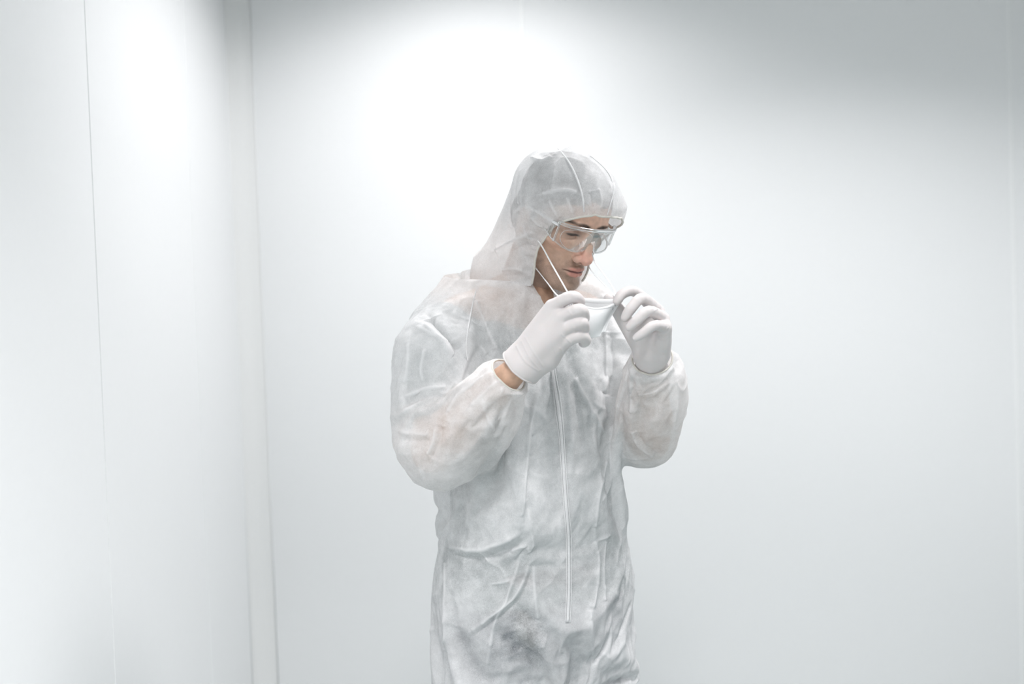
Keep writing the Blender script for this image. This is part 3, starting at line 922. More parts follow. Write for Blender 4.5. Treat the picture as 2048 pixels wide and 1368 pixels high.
def coverall():
    s = SDF((-0.32, 1.60, 0.50), (0.42, 2.30, 1.56), 0.010)
    zs = [0.68, 0.72, 0.78, 0.86, 0.93, 0.965, 1.01, 1.12, 1.24, 1.33, 1.40, 1.45, 1.48, 1.53]
    a  = [0.210, 0.212, 0.208, 0.200, 0.188, 0.172, 0.188, 0.194, 0.190, 0.172, 0.152, 0.134, 0.108, 0.090]
    b  = [0.135, 0.152, 0.158, 0.154, 0.146, 0.136, 0.146, 0.148, 0.150, 0.146, 0.128, 0.112, 0.100, 0.095]
    cy = [0.0, 0.0, 0.0, 0.0, 0.0, 0.0, 0.0, 0.0, -0.004, -0.008, -0.02, -0.032, -0.038, -0.042]
    s.fn(stack(zs, a, b, [0]*14, cy), (-0.32, 1.60, 0.66), (0.42, 2.30, 1.55), 0)
    for g, k, a_ in ((-1, KN_R, AN_R), (1, KN_L, AN_L)):
        s.chain([tw((g*0.108, 0.0, 0.74)), k, a_], [0.106, 0.094, 0.07], 0.03)
    s.cap(tw((0, 0.4, 0.645)), tw((0, -0.4, 0.645)), 0.034, 0.034, 0.05, 'sub')      # the crotch parts the legs
    s.chain(U_R, UR_R, 0.035)
    s.chain(U_L, UR_L, 0.035)
    s.chain(F_R, FR_R, 0.012)
    s.chain(F_L, FR_L, 0.012)
    return s.mesh(3)

def collider():
    """one closed, coarse stand-in for the dressed body, for the cloth to lie on; removed again afterwards"""
    s = SDF((-0.32, 1.60, 0.40), (0.42, 2.30, 1.56), 0.011)
    zs = [0.84, 0.92, 1.00, 1.12, 1.26, 1.36, 1.42, 1.455]
    s.fn(stack(zs, [0.194, 0.184, 0.166, 0.164, 0.174, 0.150, 0.105, 0.075], [0.144, 0.140, 0.126, 0.117, 0.124, 0.11, 0.085, 0.07],
               [0]*8, [-0.004, -0.002, 0.0, 0.0, -0.004, -0.016, -0.03, -0.034]), (-0.32, 1.62, 0.83), (0.36, 2.28, 1.48), 0)
    zs = [0.66, 0.80, 0.88, 0.945]
    s.fn(stack(zs, [0.14, 0.184, 0.178, 0.170], [0.10, 0.134, 0.132, 0.128], [0]*4, [-0.01, -0.008, -0.004, 0]), (-0.26, 1.70, 0.62), (0.34, 2.25, 0.96), 0.01)
    for h, k in ((HIP_R, KN_R), (HIP_L, KN_L)): s.chain([h, k], [0.088, 0.066], 0.03)
    for sh, el, wr in ((SH_R, EL_R, WR_R), (SH_L, EL_L, WR_L)):
        s.cap(sh, sh + (el - sh)*0.62, 0.067, 0.061, 0.03)
        fo = wr - el
        s.chain([sh, sh + (el-sh)*0.5, el], [0.055, 0.049, 0.040], 0.01)
        s.chain([el, el + fo*0.25, el + fo*0.7, wr + fo*0.1], [0.040, 0.045, 0.031, 0.025], 0.01)
    s.cap(tw((-0.118, -0.016, 1.420)), tw((0.118, -0.016, 1.420)), 0.050, 0.050, 0.03)
    s.cap(tw((0, -0.035, 1.40)), hw((0, -10, -40)), 0.058, 0.056, 0.02)
    return s.mesh(1)

def drape(V, Q, pin, frames=30):
    """let the cloth settle on the body under gravity"""
    Vb, Qb = collider()
    body = link('collider_tmp', Vb, Qb, M_SUIT)
    body.modifiers.new('Collision', 'COLLISION')
    body.collision.thickness_outer = 0.008; body.collision.thickness_inner = 0.05
    body.collision.cloth_friction = 8
    o = link('cloth_tmp', V, Q, M_SUIT)
    vg = o.vertex_groups.new(name='pin')
    for w in np.unique(np.round(pin, 2)):
        if w > 0: vg.add(np.where(np.abs(pin - w) < 0.006)[0].tolist(), float(w), 'REPLACE')
    md = o.modifiers.new('Cloth', 'CLOTH')
    c = md.settings
    c.quality = CLOTH['q']; c.mass = CLOTH['mass']; c.air_damping = CLOTH['air']
    c.tension_stiffness = CLOTH['ten']; c.compression_stiffness = CLOTH['com']; c.shear_stiffness = CLOTH['she']; c.bending_stiffness = CLOTH['ben']
    c.tension_damping = 15; c.compression_damping = 15; c.shear_damping = 15; c.bending_damping = 5
    c.vertex_group_mass = 'pin'; c.pin_stiffness = 1.0
    c.shrink_min = CLOTH['shrink']; c.shrink_max = CLOTH['shrink']
    md.collision_settings.use_collision = True; md.collision_settings.distance_min = 0.004; md.collision_settings.collision_quality = 2
    md.collision_settings.use_self_collision = CLOTH.get('self', False)
    if CLOTH.get('self'): md.collision_settings.self_distance_min = 0.003
    md.point_cache.frame_start = 1; md.point_cache.frame_end = frames
    scene.frame_start, scene.frame_end = 1, frames
    for f in range(1, frames + 1):
        scene.frame_set(f)
        if f < frames: o.evaluated_get(bpy.context.evaluated_depsgraph_get()).data.vertices
    ev = o.evaluated_get(bpy.context.evaluated_depsgraph_get())
    out = np.empty(len(V)*3, np.float32); ev.data.vertices.foreach_get('co', out)
    scene.frame_set(1)
    for q in (o, body):
        me = q.data; bpy.data.objects.remove(q); bpy.data.meshes.remove(me)
    return out.reshape(-1, 3).astype(float)

CLOTH = dict(q=5, mass=0.10, air=1.0, ten=22, com=22, she=8, ben=0.15, shrink=-0.07)

def neck_cut(V):
    """collar hole and the open top of the zip"""
    lt = wt(V)
    hole = V[:, 2] - (1.478 - 0.18*lt[:, 1])
    vee = np.where((lt[:, 1] > 0.0) & (V[:, 2] > 1.30), 0.031*(V[:, 2] - 1.356)/0.10 - 0.010 - np.abs(lt[:, 0] - 0.006), -1)
    return np.maximum(hole, vee)

def sew_coverall():
    V, Q = coverall()
    g = neck_cut(V)
    for F_ in (F_R, F_L):
        d = F_[-1] - F_[-2]; d /= np.linalg.norm(d)
        g = np.where(np.linalg.norm(V - F_[-1], axis=1) < 0.08, np.maximum(g, (V - F_[-1]) @ d), g)
    g = np.maximum(g, 0.535 - V[:, 2])
    V, T, rim = clip(V, Q, g)
    pin = rim.astype(float)
    lt = wt(V)
    waist_ = (np.abs(V[:, 2] - 0.962) < 0.012) & (np.abs(lt[:, 0]) < 0.19)
    pin = np.maximum(pin, np.where(waist_ & (lt[:, 1] < 0.06), 0.35, 0))
    W = drape(V, T, pin, 38)
    return W, T, rim
Vs, Ts, rim_s = sew_coverall()

def boundary(V, Q):
    k = Q.shape[1]
    E_ = np.sort(np.concatenate([Q[:, [i, (i+1) % k]] for i in range(k)]), 1)
    u, c = np.unique(E_, axis=0, return_counts=True)
    return u[c == 1]

def subdivide(V, T, levels):
    """midpoint subdivision with smoothing; open edges stay put"""
    for _ in range(levels):
        E_ = np.sort(np.concatenate([T[:, [0, 1]], T[:, [1, 2]], T[:, [2, 0]]]), 1)
        key = E_[:, 0].astype(np.int64)*len(V) + E_[:, 1]
        u, inv = np.unique(key, return_inverse=True)
        a, b = u // len(V), u % len(V)
        n = len(T); m = inv + len(V)
        m0, m1, m2 = m[:n], m[n:2*n], m[2*n:]
        V = np.concatenate([V, (V[a] + V[b]) / 2])
        T = np.concatenate([np.stack([T[:, 0], m0, m2], 1), np.stack([m0, T[:, 1], m1], 1), np.stack([m2, m1, T[:, 2]], 1), np.stack([m0, m1, m2], 1)])
        w = np.ones(len(V)); w[np.unique(boundary(V, T))] = 0
        V = smooth(V, T, 0.5, 2, w)
    return V, T

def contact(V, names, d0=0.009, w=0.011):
    """how closely the web lies on the clothes beneath: cover is lowered there to darken contact"""
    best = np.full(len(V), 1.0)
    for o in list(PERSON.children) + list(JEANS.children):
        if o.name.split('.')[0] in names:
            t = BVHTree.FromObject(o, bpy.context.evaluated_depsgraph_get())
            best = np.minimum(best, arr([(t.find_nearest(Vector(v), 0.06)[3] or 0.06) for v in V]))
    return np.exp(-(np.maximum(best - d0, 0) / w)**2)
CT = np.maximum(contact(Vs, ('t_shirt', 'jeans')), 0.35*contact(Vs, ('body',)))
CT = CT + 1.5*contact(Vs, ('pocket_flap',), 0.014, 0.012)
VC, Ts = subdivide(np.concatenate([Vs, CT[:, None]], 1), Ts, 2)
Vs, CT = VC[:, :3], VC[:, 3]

def crease_lines(tree, lines):
    out = []
    for pts, h, w in lines:
        h, w = h*0.75, w*1.0
        P = [onto(tree, *p) for p in spline(arr(pts), 8)]
        P = [p for p in P if p is not None]
        # keep runs without jumps in depth
        run = [P[0]] if P else []
        for p in P[1:]:
            if np.linalg.norm(p - run[-1]) < 0.05: run.append(p)
        if len(run) > 2: out.append((arr(run), h, w))
    return out

def press(V, T, creases, side=None):
    """raise sharp creases; the folded edge is double cloth and covers more"""
    N = normals(V, T); D = np.zeros(len(V)); W = np.zeros(len(V))
    for P, h, w in creases:
        lo, hi = P.min(0) - 5*w, P.max(0) + 5*w
        m = np.all((V > lo) & (V < hi), 1)
        if not m.any(): continue
        q = line_dist(V[m], P)
        s = np.linspace(0, 1, len(P))
        # fade towards the ends
        k = np.argmin(((V[m][:, None] - P[None, ::3])**2).sum(-1), 1) / max(1, len(P[::3]) - 1)
        fade = sstep(k, 0, 0.25) * (1 - sstep(k, 0.75, 1)) * 0.75 + 0.25
        D[m] += h * np.exp(-q / w) * fade
        W[m] = np.maximum(W[m], (0.85 if h > 0 else 0.0) * np.exp(-(q / (0.38*w))**2) * fade)
    return V + N*D[:, None], W

tree = surf(Vs, Ts)
LINES = [
 # right shoulder, upper arm and elbow
 ([(855, 628), (890, 665), (932, 716)], -0.022, 0.008), ([(845, 645), (878, 675), (920, 726)], 0.010, 0.006),
 ([(828, 650), (870, 672), (908, 686)], 0.005, 0.005), ([(802, 796), (850, 779), (912, 773)], 0.009, 0.006),
 ([(806, 812), (850, 795), (900, 790)], -0.006, 0.006), ([(792, 834), (822, 815), (850, 800)], 0.005, 0.005),
 ([(792, 860), (830, 869), (868, 868)], 0.008, 0.005), ([(800, 880), (840, 882), (866, 880)], -0.005, 0.006),
 ([(884, 845), (875, 890), (858, 925)], -0.010, 0.007), ([(872, 850), (866, 885), (850, 918)], 0.006, 0.005),
 ([(935, 822), (985, 772), (1010, 757)], 0.006, 0.005), ([(965, 808), (978, 840), (992, 872)], 0.005, 0.004),
 ([(890, 830), (920, 790), (965, 755), (1000, 735)], 0.006, 0.006), ([(1000, 790), (1010, 768), (1028, 760)], 0.004, 0.004),
 ([(850, 690), (842, 740), (850, 770)], 0.004, 0.005), ([(818, 680), (815, 730), (806, 780)], 0.004, 0.005), 
 # chest
 ([(945, 592), (972, 655), (1000, 718)], 0.008, 0.005), ([(955, 690), (985, 722), (1010, 735)], 0.004, 0.004),
 ([(1140, 742), (1185, 822), (1216, 884)], 0.007, 0.006), ([(1211, 645), (1214, 740), (1206, 800)], 0.010, 0.006),
 ([(1222, 650), (1224, 740), (1214, 812)], -0.010, 0.009), ([(1186, 800), (1200, 815), (1216, 818)], 0.004, 0.004),
 # belly
 ([(1078, 770), (1060, 850), (1050, 950), (1045, 1020), (1030, 1082)], 0.008, 0.005),
 ([(1068, 850), (1058, 950), (1054, 1020), (1042, 1085)], -0.006, 0.005),
 ([(1052, 990), (1058, 1040), (1066, 1085), (1062, 1098)], 0.005, 0.004),
 ([(893, 1092), (950, 1100), (1000, 1086), (1046, 1062)], 0.010, 0.007), ([(900, 1108), (955, 1116), (1010, 1102), (1044, 1090)], -0.008, 0.007),
 ([(960, 1098), (975, 1120), (1002, 1136), (1014, 1160)], 0.006, 0.004), ([(1016, 1104), (1050, 1094), (1062, 1110)], 0.009, 0.005),
 ([(1028, 1128), (1044, 1106), (1058, 1090)], -0.008, 0.005), ([(1042, 1112), (1012, 1200), (988, 1250), (972, 1345)], 0.007, 0.005),
 ([(1062, 1120), (1032, 1190), (985, 1230), (936, 1266)], 0.008, 0.005), ([(1066, 1130), (1040, 1196), (992, 1238), (945, 1272)], -0.006, 0.005),
 ([(897, 962), (900, 1010), (925, 1080)], 0.007, 0.005), ([(893, 1112), (892, 1200), (888, 1366)], 0.008, 0.005),
 ([(980, 1168), (1005, 1164), (1022, 1160)], 0.003, 0.003), ([(1066, 1120), (1070, 1200), (1080, 1250)], 0.004, 0.005),
 ([(1216, 905), (1196, 1000), (1189, 1075)], 0.007, 0.005), ([(1189, 1075), (1196, 1125), (1190, 1190), (1178, 1250)], 0.008, 0.006),
 ([(1212, 1070), (1206, 1140), (1212, 1230)], 0.006, 0.005), ([(1196, 1080), (1212, 1074), (1222, 1068)], 0.005, 0.004),
 ([(1202, 1005), (1212, 985), (1222, 960)], 0.004, 0.004), ([(1180, 1210), (1182, 1270), (1186, 1330)], 0.006, 0.006),
 # left sleeve
 ([(1290, 742), (1296, 765), (1306, 790)], 0.006, 0.004), ([(1310, 742), (1322, 766), (1332, 780), (1334, 815)], 0.007, 0.004),
 ([(1305, 738), (1316, 770), (1324, 800)], -0.006, 0.005), ([(1272, 788), (1300, 786), (1326, 774)], 0.005, 0.004),
 ([(1262, 856), (1278, 892), (1316, 918)], 0.007, 0.005), ([(1272, 860), (1290, 890), (1320, 908)], -0.007, 0.006),
 ([(1350, 752), (1356, 800), (1346, 862)], 0.005, 0.004), ([(1262, 740), (1264, 790), (1262, 840)], 0.006, 0.005),
]
Vs, Ws = press(Vs, Ts, crease_lines(tree, LINES))
Ws = Ws - 0.65*CT*(1 - Ws)  # cover thinned close to the clothes beneath, darkening the contact patches
# faint crumple of the crisp web
Ns = normals(Vs, Ts)
TURN = arr([[0.80, 0.36, -0.48], [-0.60, 0.48, -0.64], [0.0, 0.80, 0.60]])
rid = 1 - np.abs(2*noise((Vs @ TURN)*19 + 3) - 1)
Vs = Vs + Ns*(0.0022*rid**4)[:, None]

# cut the sewn suit along its armholes into body and sleeves
tS = surf(Vs, Ts)
C_f = Vs[Ts].mean(1)
def arm_side(C, U, Fm, sgn):
    q = line_dist(C, arr([U[1] + (U[2]-U[1])*0.05] + U[2:] + Fm))
    lt = wt(C)
    return (q < 0.105) & (sgn*lt[:, 0] > 0.148 - 0.35*(lt[:, 2] - 1.30))
sel_R = arm_side(C_f, U_R, F_R, -1); sel_L = arm_side(C_f, U_L, F_L, 1) 
qR = line_dist(C_f, arr(F_R)) < 0.075; qL = line_dist(C_f, arr(F_L)) < 0.075
sel_R |= qR; sel_L |= qL & ~sel_R
body_f = ~(sel_R | sel_L)
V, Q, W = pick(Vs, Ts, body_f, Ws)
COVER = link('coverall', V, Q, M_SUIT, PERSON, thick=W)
COVER['label'] = 'white see-through nonwoven coverall'
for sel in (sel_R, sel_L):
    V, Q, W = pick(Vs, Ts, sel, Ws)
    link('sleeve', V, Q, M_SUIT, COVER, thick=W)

# elastic wrist bands
for F_, wr in ((F_R, WR_R), (F_L, WR_L)):
    d = F_[-1] - F_[-2]; d /= np.linalg.norm(d)
    t = (Vs - F_[-1]) @ d
    bv = np.unique(boundary(Vs, Ts))
    bv = bv[np.linalg.norm(Vs[bv] - F_[-1], axis=1) < 0.07]
    P = rim_loop(Vs, bv, d, Vs[bv].mean(0))
    link('wrist_elastic', *ring_tube(P, 0.0019, 80, 8), M_ELASTIC, COVER)

def ribbon(P, width, lift=0.0012, tree=tS, rows=3, thick=0.0016):
    """tape lying on the cloth along P, with thickness"""
    P = arr(P); T_ = np.gradient(P, axis=0); T_ /= np.linalg.norm(T_, axis=1, keepdims=True)
    Nn = []
    for p in P:
        h = tree.find_nearest(Vector(p)); n = arr(h[1])
        if n @ (CAM_POS - p) < 0: n = -n
        Nn.append(n)
    Nn = arr(Nn)
    for _ in range(6): Nn[1:-1] = (Nn[:-2] + Nn[1:-1]*2 + Nn[2:]) / 4
    S = np.cross(T_, Nn); S /= np.linalg.norm(S, axis=1, keepdims=True)
    return tube(P + Nn*lift, width/2, 8, normal=Nn, flat=thick/width)

def seam(pts, width, name='seam', parent=None, mat_=None, lift=0.001, tree=tS, n=10, thick=0.0016):
    P = [onto(tree, *p) for p in spline(arr(pts), n)]
    P = arr([p for p in P if p is not None])
    for _ in range(16): P[1:-1] = (P[:-2] + 2*P[1:-1] + P[2:]) / 4
    return link(name, *ribbon(P, width, lift, tree, thick=thick), mat_ or M_SEAM, parent or COVER)

M_TAPE = suit_material('nonwoven_tape', 0.05, 0.25)
ZIP = seam([(1105, 735), (1114, 790), (1120, 850), (1127, 930), (1132, 1010), (1136, 1090), (1137, 1170), (1134, 1245)], 0.006, 'zipper', mat_=M_TAPE, lift=0.003, thick=0.002)
for dx in (-5, 5):
    seam([(1105 + dx, 735), (1114 + dx, 790), (1120 + dx, 850), (1127 + dx, 930), (1132 + dx, 1010), (1136 + dx, 1090), (1137 + dx, 1170), (1134 + dx, 1245)], 0.0016, 'zip_tape_seam', mat_=M_TAPE, lift=0.0035, thick=0.0012)
seam([(958, 556), (947, 600), (938, 645), (931, 690), (935, 722)], 0.0026, 'armhole_seam', mat_=M_TAPE, lift=0.0012)

# loose trouser legs of the coverall, below the frame
def trouser_leg(g, k, a):
    s = SDF((-0.30, 1.70, 0.03), (0.38, 2.28, 0.60), 0.011)
    s.chain([tw((g*0.105, 0.0, 0.72)), k, a], [0.100, 0.088, 0.070], 0.02)
    V, Q = s.mesh(2)
    V, T, rim = clip(V, Q, np.maximum(0.055 - V[:, 2], V[:, 2] - 0.545))
    return V + normals(V, T)*(0.014*(noise(V*arr([12, 12, 9])) - 0.5))[:, None], T
for g, k, a in ((-1, KN_R, AN_R), (1, KN_L, AN_L)):
    V, T = trouser_leg(g, k, a)
    link('trouser_leg', V, T, M_SUIT, COVER, thick=np.zeros(len(V)))

# ---------------------------------------------------------------- hood
def y_edge(z):
    """depth (head mm) of the face opening at a height"""
    return np.interp(z, [-170, -125, -90, -64, -39, -21, 0, 21, 42, 60, 76, 83, 88], [62, 62, 60, 54, 51, 52, 57, 64, 74, 89, 101, 108, 150])

def build_hood():
    lo = HO - 0.26; hi = HO + 0.22
    s = SDF(lo, hi, 0.005)
    s.ell(hw((0, -2, 52)), (0.090, 0.113, 0.098), 0, rot=HM)
    s.ell(hw((34, 22, 44)), (0.072, 0.088, 0.072), 0.03, rot=HM)
    s.cap(hw((0, -18, 40)), hw((2, -26, -40)), 0.088, 0.080, 0.04)
    s.cap(hw((4, -24, -30)), tw((0.0, -0.045, 1.475)), 0.080, 0.092, 0.04)
    s.chain([hw((0, 14, -40)), hw((0, 18, -75)), tw((0, -0.002, 1.45))], [0.074, 0.070, 0.080], 0.03)
    V, Q = s.mesh(3)
    H = wh(V)
    lt = wt(V)
    g = H[:, 1] - y_edge(H[:, 2])
    g = np.where(H[:, 2] > 88, -60.0, g)
    low = (1.462 - 0.18*lt[:, 1] - V[:, 2])*1000       # tucked into the collar
    g = np.maximum(g, low)
    vee = (0.031*(V[:, 2] - 1.356)/0.10 - 0.010 - np.abs(lt[:, 0] - 0.006))*1000
    g = np.where((lt[:, 1] > 0.0) & (V[:, 2] < 1.50), np.maximum(g, vee), g)
    V2, T, rim = clip(V, Q, g)
    return V2, T
Vd, Td = build_hood()
Vd, Qd = subdivide(Vd, Td, 1)

def gather(V, T):
    H = wh(V)
    s = y_edge(H[:, 2]) - H[:, 1]
    s = np.where(H[:, 2] > 80, np.maximum(s, (H[:, 2] - 83)*1.4), s)
    th = np.arctan2(H[:, 0], H[:, 2] + 12)
    f = 1 - 0.10*(1 - sstep(s, 0, 38))
    rip = np.sin(th*34 + 5*noise(np.stack([th*3, s*0.02, 0*s], 1))) * 0.6 + np.sin(th*19 + 1.3)*0.4
    sp = np.maximum(s, 0)/9; f = f * (1 + 0.026*rip*sp*np.exp(1 - sp))
    H2 = H.copy(); H2[:, 0] *= f; H2[:, 2] = (H[:, 2] + 12)*f - 12
    V = hw(H2)
    N = normals(V, T)
    n = noise((V @ TURN)*13 + 9); r1 = 1 - np.abs(2*noise((V @ TURN)*arr([20, 9, 14]) + 5) - 1)
    return V + N*(0.012*(n - 0.5) + 0.004*r1**3)[:, None]
Vd = gather(Vd, Qd)
tH = surf(Vd, Qd)
HL = [([(1075, 390), (1130, 381), (1162, 391)], 0.010, 0.006), ([(1080, 402), (1125, 396), (1158, 404)], -0.008, 0.007),
      ([(1096, 396), (1108, 420), (1122, 442)], 0.006, 0.005), ([(1131, 392), (1140, 410), (1147, 432)], 0.006, 0.005),
      ([(1040, 335), (1036, 380), (1040, 420)], 0.006, 0.005), ([(1060, 315), (1085, 322), (1110, 308)], 0.008, 0.005),
      ([(985, 505), (1030, 480), (1068, 462)], 0.010, 0.007), ([(992, 518), (1035, 494), (1066, 478)], -0.008, 0.008),
      ([(1000, 540), (1030, 537), (1052, 545)], 0.006, 0.005), ([(1010, 552), (1036, 550), (1056, 556)], -0.005, 0.005),
      ([(1182, 380), (1186, 405), (1188, 422)], -0.006, 0.005), ([(1196, 375), (1202, 400), (1200, 424)], 0.006, 0.004),
      ([(1225, 360), (1232, 400), (1228, 435)], 0.007, 0.005), ([(1060, 430), (1075, 448), (1092, 455)], 0.005, 0.005)]
Vd, Wd = press(Vd, Qd, crease_lines(tH, HL))
M_HOOD = suit_material('nonwoven_hood', 0.10, 0.42)
HOOD = link('hood', Vd, Qd, M_HOOD, COVER, thick=Wd)
tH = surf(Vd, Qd)
seam([(1116, 297), (1140, 328), (1158, 368), (1166, 400), (1168, 424)], 0.0035, 'hood_seam', HOOD, M_TAPE, 0.0012, tH)
seam([(1180, 312), (1212, 340), (1228, 372), (1222, 402), (1214, 430)], 0.0030, 'hood_seam', HOOD, M_TAPE, 0.0012, tH)

# elastic edge round the face
be = boundary(Vd, Qd)
bv = np.unique(be); Hb = wh(Vd[bv])
ltb = wt(Vd[bv])
face = bv[(Hb[:, 1] > 30) & (Vd[bv][:, 2] > 1.475 - 0.18*ltb[:, 1])]
Hf = wh(Vd[face]); th = np.arctan2(Hf[:, 0], Hf[:, 2] + 12)
P = Vd[face][np.argsort(th)]
for _ in range(40): P[1:-1] = (P[:-2] + 2*P[1:-1] + P[2:]) / 4
link('hood_elastic', *tube(P, 0.0022, 8), M_ELASTIC, HOOD)

# ---------------------------------------------------------------- safety goggles
def clear_material(name, tint=(0.96, 0.985, 0.985), refl=1.0, rough=0.02, veil=0.0):
    """clear moulded plastic: Fresnel reflection over straight transmission"""
    m, nt, N, L, b = mat(name)
    out = N['Material Output']; N.remove(b)
    tp = N.new('ShaderNodeBsdfTransparent'); tp.inputs['Color'].default_value = (*tint, 1)
    gl = N.new('ShaderNodeBsdfGlossy'); gl.inputs['Roughness'].default_value = rough
    fr = N.new('ShaderNodeFresnel'); fr.inputs['IOR'].default_value = 1.55
    mu = N.new('ShaderNodeMath'); mu.operation = 'MULTIPLY'; mu.inputs[1].default_value = refl
    L.new(fr.outputs[0], mu.inputs[0])
    mx = N.new('ShaderNodeMixShader'); L.new(mu.outputs[0], mx.inputs['Fac']); L.new(tp.outputs[0], mx.inputs[1]); L.new(gl.outputs[0], mx.inputs[2])
    df = N.new('ShaderNodeBsdfDiffuse'); df.inputs['Color'].default_value = (0.8, 0.83, 0.83, 1)
    m2 = N.new('ShaderNodeMixShader'); m2.inputs['Fac'].default_value = veil
    L.new(mx.outputs[0], m2.inputs[1]); L.new(df.outputs[0], m2.inputs[2])
    L.new(m2.outputs[0], out.inputs['Surface'])
    return m
M_LENS = clear_material('clear_lens', (0.99, 0.995, 0.995), 0.55, 0.02, 0.015)
M_RIM = clear_material('clear_rim', (0.95, 0.965, 0.965), 1.0, 0.05, 0.10)

gog = empty('safety_goggles', hw((0, 112, 20)))
tag(gog, 'clear plastic wraparound safety goggles worn over the eyes', 'goggles')

def gcurve(x):                       # wrap of the front in head mm, y over x
    ax = np.abs(x)
    return np.where(ax < 52, 116 - ax**2*0.0045, 116 - 52**2*0.0045 - (ax - 52)*0.95 - np.maximum(ax - 60, 0)*0.6)
def gtop(x): return 43 - (np.abs(x)/70)**2*3
def gbot(x):
    ax = np.abs(x)
    return -4 + 18*np.exp(-(ax/11.5)**2) + 0.0035*np.maximum(ax - 28, 0)**2.2
def gp(x, t):                        # t 0 bottom .. 1 top; the front leans in slightly below
    z = gbot(x) + (gtop(x) - gbot(x))*t
    y = gcurve(x) - 7*(1 - t)**2 - 2*t
    return np.stack([x, y, z], -1)
xs = np.linspace(-67, 67, 97)
def panel(off):
    return [hw(gp(xs, np.full_like(xs, t)) + arr([0, off, 0])) for t in np.linspace(0, 1, 21)]
Vf, Qf = sheet(panel(0.0)); 
link('lens', Vf, Qf[:, ::-1], M_LENS, gog)
# moulded rims: top bar, lower edge with nose arch, oval window ridges
top = hw(gp(xs, np.ones_like(xs)))
link('brow_bar', *tube(hw(gp(xs, np.ones_like(xs)) + arr([0, -2.5, 1.0])), 0.0042, 10, normal=np.tile(HM[:, 2], (len(xs), 1)), flat=0.8), M_RIM, gog)
link('lower_rim', *tube(hw(gp(xs, np.zeros_like(xs))), 0.0016, 8), M_RIM, gog)
for g in (-1, 1):
    a = np.linspace(0, 2*np.pi, 72, endpoint=False)
    ex = g*34 + 27*np.sign(np.cos(a))*np.abs(np.cos(a))**0.7; et = 0.49 + 0.46*np.sign(np.sin(a))*np.abs(np.sin(a))**0.7
    link('window_ridge', *tube(hw(gp(ex, et) + arr([0, 0.5, 0])), 0.0006, 6, closed=True), M_RIM, gog)
    # side shield, hinge block and temple arm running back over the ear
    x0 = g*67; rows = []
    for u in np.linspace(0, 1, 9):
        yy = gcurve(arr(67.0)) - u*34; zt = 40 - u*6; zb = 2 + gbot(arr(67.0))*0.4 + u*10
        rows.append([hw((x0 + g*u*4, yy, zb + (zt - zb)*v)) for v in np.linspace(0, 1, 9)])
    V, Q = sheet(rows); link('side_shield', V, Q, M_LENS, gog)
    ys = gcurve(arr(67.0))
    for u, rr in ((0.0, 0.0022), (0.35, 0.0012), (0.62, 0.0012)):
        zt = 40 - u*6; zb = 2 + gbot(arr(67.0))*0.4 + u*10
        link('shield_rib', *tube([hw((x0 + g*u*4, ys - u*34, zb + (zt - zb)*v)) for v in np.linspace(0, 1, 8)], rr, 6), M_RIM, gog)
    link('shield_rim', *tube([hw((x0 + g*u*4, ys - u*34, 2 + float(gbot(arr(67.0)))*0.4 + u*10)) for u in np.linspace(0, 1, 8)], 0.0018, 6), M_RIM, gog)
    pts = [hw((g*67.5, ys, 37)), hw((g*70, ys - 20, 35)), hw((g*75, 20, 31)), hw((g*79, -8, 26)), hw((g*78, -32, 8)), hw((g*74, -44, -14))]
    link('temple', *tube(spline(pts, 6), 0.0034, 8, normal=np.tile(HM[:, 0], (31, 1)), flat=0.4), M_RIM, gog)
link('nose_rim', *tube(hw(gp(np.linspace(-15, 15, 31), np.zeros(31)) + arr([0, 1.0, 0])), 0.0022, 8), M_RIM, gog)

# ---------------------------------------------------------------- face mask in his fingers
def mask_material():
    m, nt, N, L, b = mat('filter_fleece')
    b.inputs['Base Color'].default_value = (0.88, 0.885, 0.89, 1); b.inputs['Roughness'].default_value = 0.85
    b.inputs['Specular IOR Level'].default_value = 0.1
    tc = N.new('ShaderNodeTexCoord'); q = N.new('ShaderNodeTexNoise'); q.inputs['Scale'].default_value = 300; q.inputs['Detail'].default_value = 4
    L.new(tc.outputs['Object'], q.inputs['Vector'])
    bp = N.new('ShaderNodeBump'); bp.inputs['Strength'].default_value = 0.2; bp.inputs['Distance'].default_value = 0.001
    L.new(q.outputs['Fac'], bp.inputs['Height']); L.new(bp.outputs['Normal'], b.inputs['Normal'])
    return m
M_MASK = mask_material()
M_STAPLE = plain('steel_staple', (0.25, 0.26, 0.28), rough=0.35, spec=0.6)
M_STRAP = plain('elastic_strap', (0.86, 0.87, 0.88), rough=0.6, spec=0.2)

mask = empty('face_mask', at(1190, 682, 1.72))
tag(mask, 'white fold-flat respirator mask held between the gloved hands', 'mask')
# the open pouch: front panel towards the camera, rear panel behind, joined at both sides and below
LT, RT = at(1136, 597, 1.718), at(1236, 604, 1.742)
def pouch(side, nu=41, nv=31):
    rows = []
    for v in np.linspace(0, 1, nv):                  # 0 top edge .. 1 bottom fold
        # the right edge runs down slantwise to the blunt tip
        Lv = at(1136 + 16*v, 597 + 84*v, 1.718 + 0.002*v); Rv = at(1236 - 36*v - 5*math.sin(math.pi*v), 604 + 73*v - 4*v**4, 1.742 - 0.012*v)
        c, half = (Lv + Rv)/2, (Rv - Lv)/2
        bulge = (0.017 if side < 0 else 0.008)*math.sin(math.pi*min(1, 0.30 + 0.62*v))**1.0*(1 - v**6)
        row = []
        for u in np.linspace(-1, 1, nu):
            b_ = bulge*(1 - u*u)**0.8
            sag = 0.015*(1 - u*u)*(1 - v) * (1.0 if side < 0 else 0.15)
            row.append(c + half*u + arr([0, side*b_, -sag]))
        rows.append(row)
    return sheet(rows)
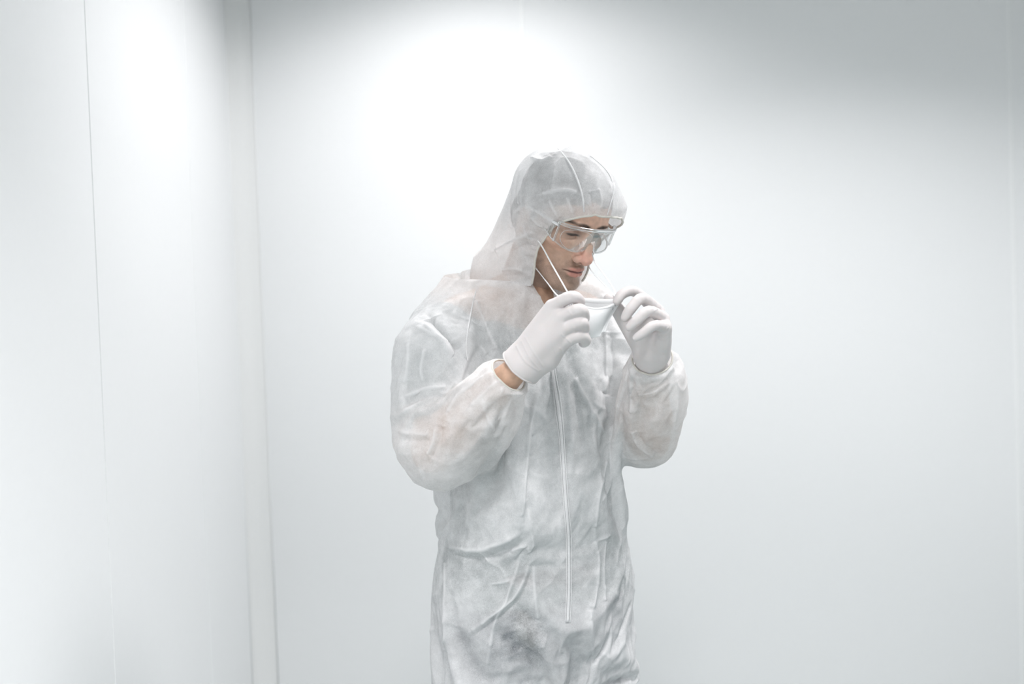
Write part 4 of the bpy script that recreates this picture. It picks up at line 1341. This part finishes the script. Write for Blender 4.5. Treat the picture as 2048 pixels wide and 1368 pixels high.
def thickened(V, Q, t):
    N = normals(V, Q); n = len(V)
    b = boundary(V, Q)
    # orient side walls
    V2 = np.concatenate([V + N*t/2, V - N*t/2])
    W = np.stack([b[:, 0], b[:, 1], b[:, 1] + n, b[:, 0] + n], 1)
    return V2, np.concatenate([Q, Q[:, ::-1] + n, W])
Vm, Qm = pouch(-1); FRONT = link('front_panel', *thickened(Vm, Qm, 0.0012), M_MASK, mask)
Vm2, Qm2 = pouch(1); link('rear_panel', *thickened(Vm2, Qm2, 0.0012), M_MASK, mask)
# welded seam flanges down both sides, nose band along the rear edge, hem of the front edge
P1 = Vm.reshape(31, 41, 3); P2 = Vm2.reshape(31, 41, 3)
for e in (0, -1):
    C = P1[:27, e]; out = (C - P1[:27, 20]); out /= np.linalg.norm(out, axis=1, keepdims=True)
    rows = [C - out*0.002, C + out*0.004, C + out*0.0085]
    V, Q = sheet(np.stack(rows, 1)); link('side_weld', *thickened(V, Q, 0.0012), M_MASK, mask)
link('front_hem', *tube(P1[0], 0.0022, 8, normal=arr([0, 1, 0]), flat=0.6), M_MASK, mask)
link('nose_band', *tube(P2[0] + arr([0, 0, 0.001]), 0.0042, 8, normal=arr([0, 1, 0]), flat=0.3), M_MASK, mask)
for e, k in ((0, 2), (-1, -3)):
    for r_ in (1, 4):
        p = P1[r_, k] + arr([0, -0.0012, 0])
        link('staple', *tube([p + arr([0, 0, 0.003]), p + arr([0.0005, -0.0004, 0]), p - arr([0, 0, 0.003])], 0.0005, 6), M_STAPLE, mask)

# elastic straps: from each end of the mask back round the head inside the hood
def strap(pts, w=0.0017):
    P = spline(pts, 10)
    Nn = np.tile(arr([0.35, -0.9, 0.2]), (len(P), 1))
    return tube(P, w, 8, normal=Nn, flat=0.4)
nearU = [LT + arr([0.004, 0.004, 0.0]), at(1136, 586, 1.735), at(1106, 533, 1.798), at(1076, 481, 1.864), at(1052, 470, 1.878), hw((-74, -40, 30)), hw((-40, -92, 45)), hw((0, -103, 48))]
nearL = [LT + arr([0.001, 0.004, -0.006]), at(1114, 590, 1.735), at(1095, 566, 1.79), at(1073, 538, 1.887), at(1059, 520, 1.895), at(1045, 503, 1.890), hw((-62, -52, -25)), hw((-30, -82, -28)), hw((0, -88, -26))]
farU = [RT + arr([-0.004, 0.004, 0.0]), at(1230, 583, 1.754), at(1208, 549, 1.815), at(1186, 516, 1.875), hw((72, 30, -10)), hw((76, -20, 20)), hw((44, -92, 45)), hw((0, -103, 48))]
farL = [RT + arr([-0.007, 0.004, -0.003]), at(1220, 584, 1.758), at(1199, 559, 1.814), at(1178, 534, 1.87), hw((66, 20, -35)), hw((66, -40, -32)), hw((30, -82, -28)), hw((0, -88, -26))]
for q in (nearU, nearL, farU, farL):
    link('elastic_strap', *strap(q), M_STRAP, mask)
